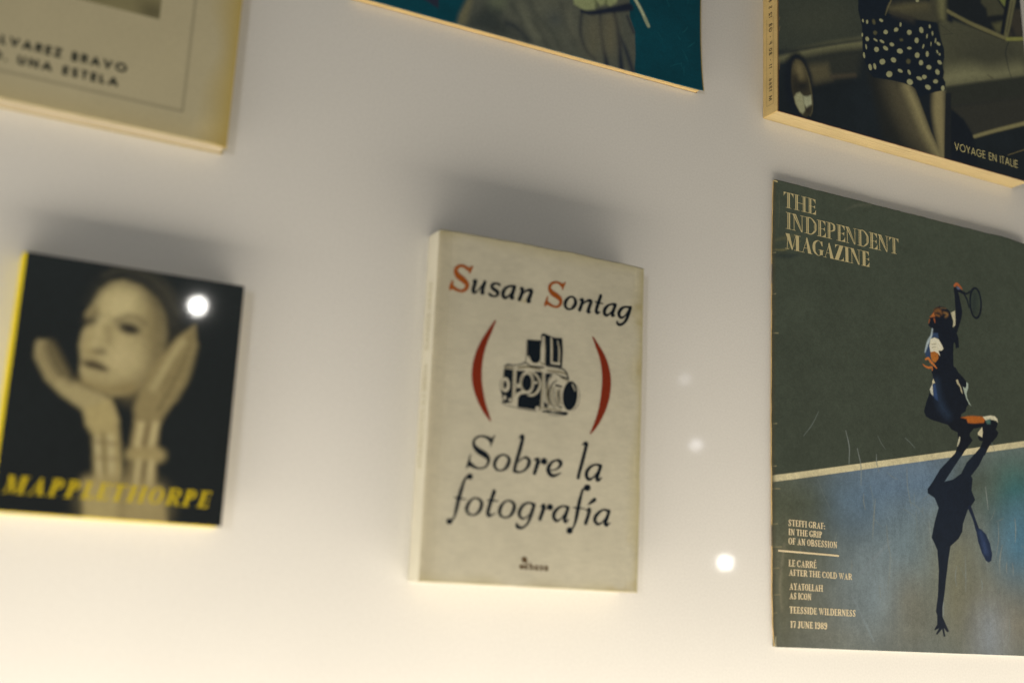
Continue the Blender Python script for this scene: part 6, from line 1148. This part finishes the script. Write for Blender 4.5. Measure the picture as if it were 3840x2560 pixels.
# ------------------------------------------------------------------ tennis magazine, lower right
def build_tennis():
    W, H, T = 238.8, 300.9, 2.3
    t = thing('tennis_magazine', 'green magazine with leaping tennis player and long shadow across a white court line', 'magazine', .0016, .0003, -.0037)
    def warp(x, z):
        x = np.asarray(x, float); z = np.asarray(z, float)
        l = np.clip(1 - x / 14, 0, 1)
        dx = l * (-1.2 * np.sin(np.pi * np.clip(z / H, 0, 1)) ** .8 + 1.4 * np.exp(-z / 7) + .5 * np.exp(-(H - z) / 6) + .2 * vnoise(0 * z, z, 7, 3))
        top = np.clip((z - 270) / 30, 0, 1)
        dz = top * (.14 * vnoise(x, 0 * x, 13, 4) + .15 * vnoise(x, 0 * x, 3, 9) + 0.5 * np.clip((x - 200) / 16, 0, 1) - 1.5 * np.clip((x - 216) / 22, 0, 1) ** 1.4)
        dy = 1.0 * np.clip(1 - x / 3.2, 0, 1) ** 2 - .18 + .16 * vnoise(x, z, 60, 14) + .08 * vnoise(x, z, 16, 15)
        return dx, dy, dz
    def base(X, Z):
        c = np.empty(X.shape + (3,)); c[:] = lin((57, 62, 50))
        n = 1 + .10 * vnoise(X, Z, 50, 3) + .07 * vnoise(X, Z, 14, 5) + .05 * vnoise(X, Z, 4, 6)
        return c * n[..., None]
    L = list(ART_tennis)
    # after the court and its line, before the player: wear of the print
    wear = scratches(26, 4, 150, 236, 298, (60, 66, 53), 3, 3, 16, .3) + scratches(26, 4, 4, 236, 140, (106, 112, 104), 4, 3, 22, .25) + scratches(26, 60, 4, 236, 120, (116, 120, 112), 6, 6, 26, .8, (80, 100))
    wear += [['s', [[62, 292, .6], [72, 297, 1.6], [84, 300, 2.2]], (72, 74, 60), 1.6], ['s', [[2, 259, 1.4], [12, 263, 2.4], [20, 266, .5]], (74, 74, 54), 1.4],
             ['s', [[0, 252, .8], [10, 254, 1.2], [22, 262, .4]], (92, 88, 58), .8], ['s', [[0, 248, 1.5], [12, 250, 3], [20, 252, 1]], (44, 50, 44), 2],
             ['s', [[4, 268, .3], [4.4, 280, .4], [4, 292, .3]], (80, 80, 60), .4]]
    wear += [['s', [[0, z, .3], [l, z + .4, .5]], (140, 128, 92), .4] for z, l in ((196, 4), (222, 2), (250, 2), (137, 3), (110, 2.5), (96, 5), (74, 3), (60, 6), (47, 4), (31, 5), (20, 2))]
    wear += [['s', [[6, 22, .6], [5, 40, 1.2], [8, 62, .5]], (112, 106, 84), 2], ['s', [[70, 48, .6], [84, 60, 1.2], [96, 70, .5]], (116, 124, 124), 1.5], ['s', [[62, 34, .4], [70, 22, 1.0], [80, 6, .5]], (122, 130, 128), 1.2]]
    wear += [['p', [[e - 1, -2], [e + .8, -2], [e + .8, 302], [e - 1, 302]], (62, 56, 38), 2.0] for e in (0.2,)]
    wear += [['s', [[.3, 300, .8], [2.2, 299.6, .8]], (170, 150, 100), .4], ['s', [[0.2, 0, 1.0], [1.0, 6, .6]], (150, 140, 110), .5]]
    def court(X, Z):
        low = np.clip((150 - Z) / 40, 0, 1)
        return 1 + .05 * vnoise(X, Z, 24, 81) + .05 * vnoise(X, Z, 7, 82) + low * (.05 * vnoise(X * 3, Z * .35, 9, 83) + .04 * vnoise(X * 3, Z * .5, 3.5, 84) + .08 * vnoise(X, Z, 15, 85))
    k = 18
    L = L[:k] + wear + L[k:]
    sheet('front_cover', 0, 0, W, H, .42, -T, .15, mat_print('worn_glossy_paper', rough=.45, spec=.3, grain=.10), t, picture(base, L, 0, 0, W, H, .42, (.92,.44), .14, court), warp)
    pg = paper('white_magazine_pages', (.66, .60, .46))
    leaf_block('page_block', 1.6, -T + .45, .4, W + .8, -.3, H - 1.6, pg, t, 8, .3)
    sm = mat('worn_fold_paper', tuple(np.array(lin((150, 128, 84))) / .5), rough=.6, blot=.15, bscale=90)
    zs = np.linspace(.3, H - .4, 60)
    V, Fc = [], []
    prof = [(.25, -1.35), (-.12, -1.0), (-.15, -.6), (.4, -.2)]
    for z in zs:
        dx = float(warp(np.array(0.), np.array(z))[0])
        V += [((x + dx) / 1000, y / 1000, z / 1000) for x, y in prof]
    n = len(prof)
    Fc = [(j * n + i, j * n + i + 1, (j + 1) * n + i + 1, (j + 1) * n + i) for j in range(len(zs) - 1) for i in range(n - 1)]
    sp = link('spine', V, Fc, sm, t, smooth=True)
    st = mat('dull_steel', (.22, .2, .18), rough=.35, spec=.8)
    for z in (236.0, 67.0):
        dx = float(warp(np.array(0.), np.array(z))[0])
        box('staple', dx - .45, -1.45, z - 6.5, dx - .02, -.9, z + 6.5, st, t, bev=.15)
    box('back_cover', .6, -.28, .2, W, -.05, H - .6, mat('back_cover_paper', (.2, .22, .18)), t)
    y = -T - .09
    pale = tuple(np.array(lin((156, 147, 110))) / .5)
    g = Grid(4, 250, 114, 298, .13)
    for s in ('THE', 'INDEPENDENT'):
        x0, x1, zb, zt = LINES[s]
        set_line(g, s, x0, x1, zb, zt, lambda c: didone(c, .16, .028, True), .02)
    x0, x1, zb, zt = LINES['MAGAZINE']
    set_line(g, 'MAGAZINE', x0, x1, zb, zt, lambda c: didone(c, .19, .028, False), .0)
    printed('masthead_lettering', g, y, mat('pale_masthead_ink', pale, rough=.5, blot=.1), t, warp)
    g = Grid(4, 6, 72, 84, .09)
    for s, v in LINES.items():
        if v[3] < 80 and s not in ('VOYAGE EN ITALIE', 'MAPPLETHORPE', 'ALVAREZ BRAVO', 'O. UNA ESTELA'):
            set_line(g, s, *v, lambda c: didone(c, .20, .075, False, .25), .07, accents=(7,) if s == 'LE CARRE' else ())
    pale2 = tuple(np.array(lin((204, 190, 156))) / .8)
    printed('story_lettering', g, y, mat('pale_story_ink', pale2, rough=.5), t, warp)
    g = Grid(-1, 52, 60, 66, .12)
    for s in ART_rule: g.add('+', 's', s)
    printed('divider_rule', g, y, mat('pale_rule_ink', pale2, rough=.5), t, warp)
build_tennis()
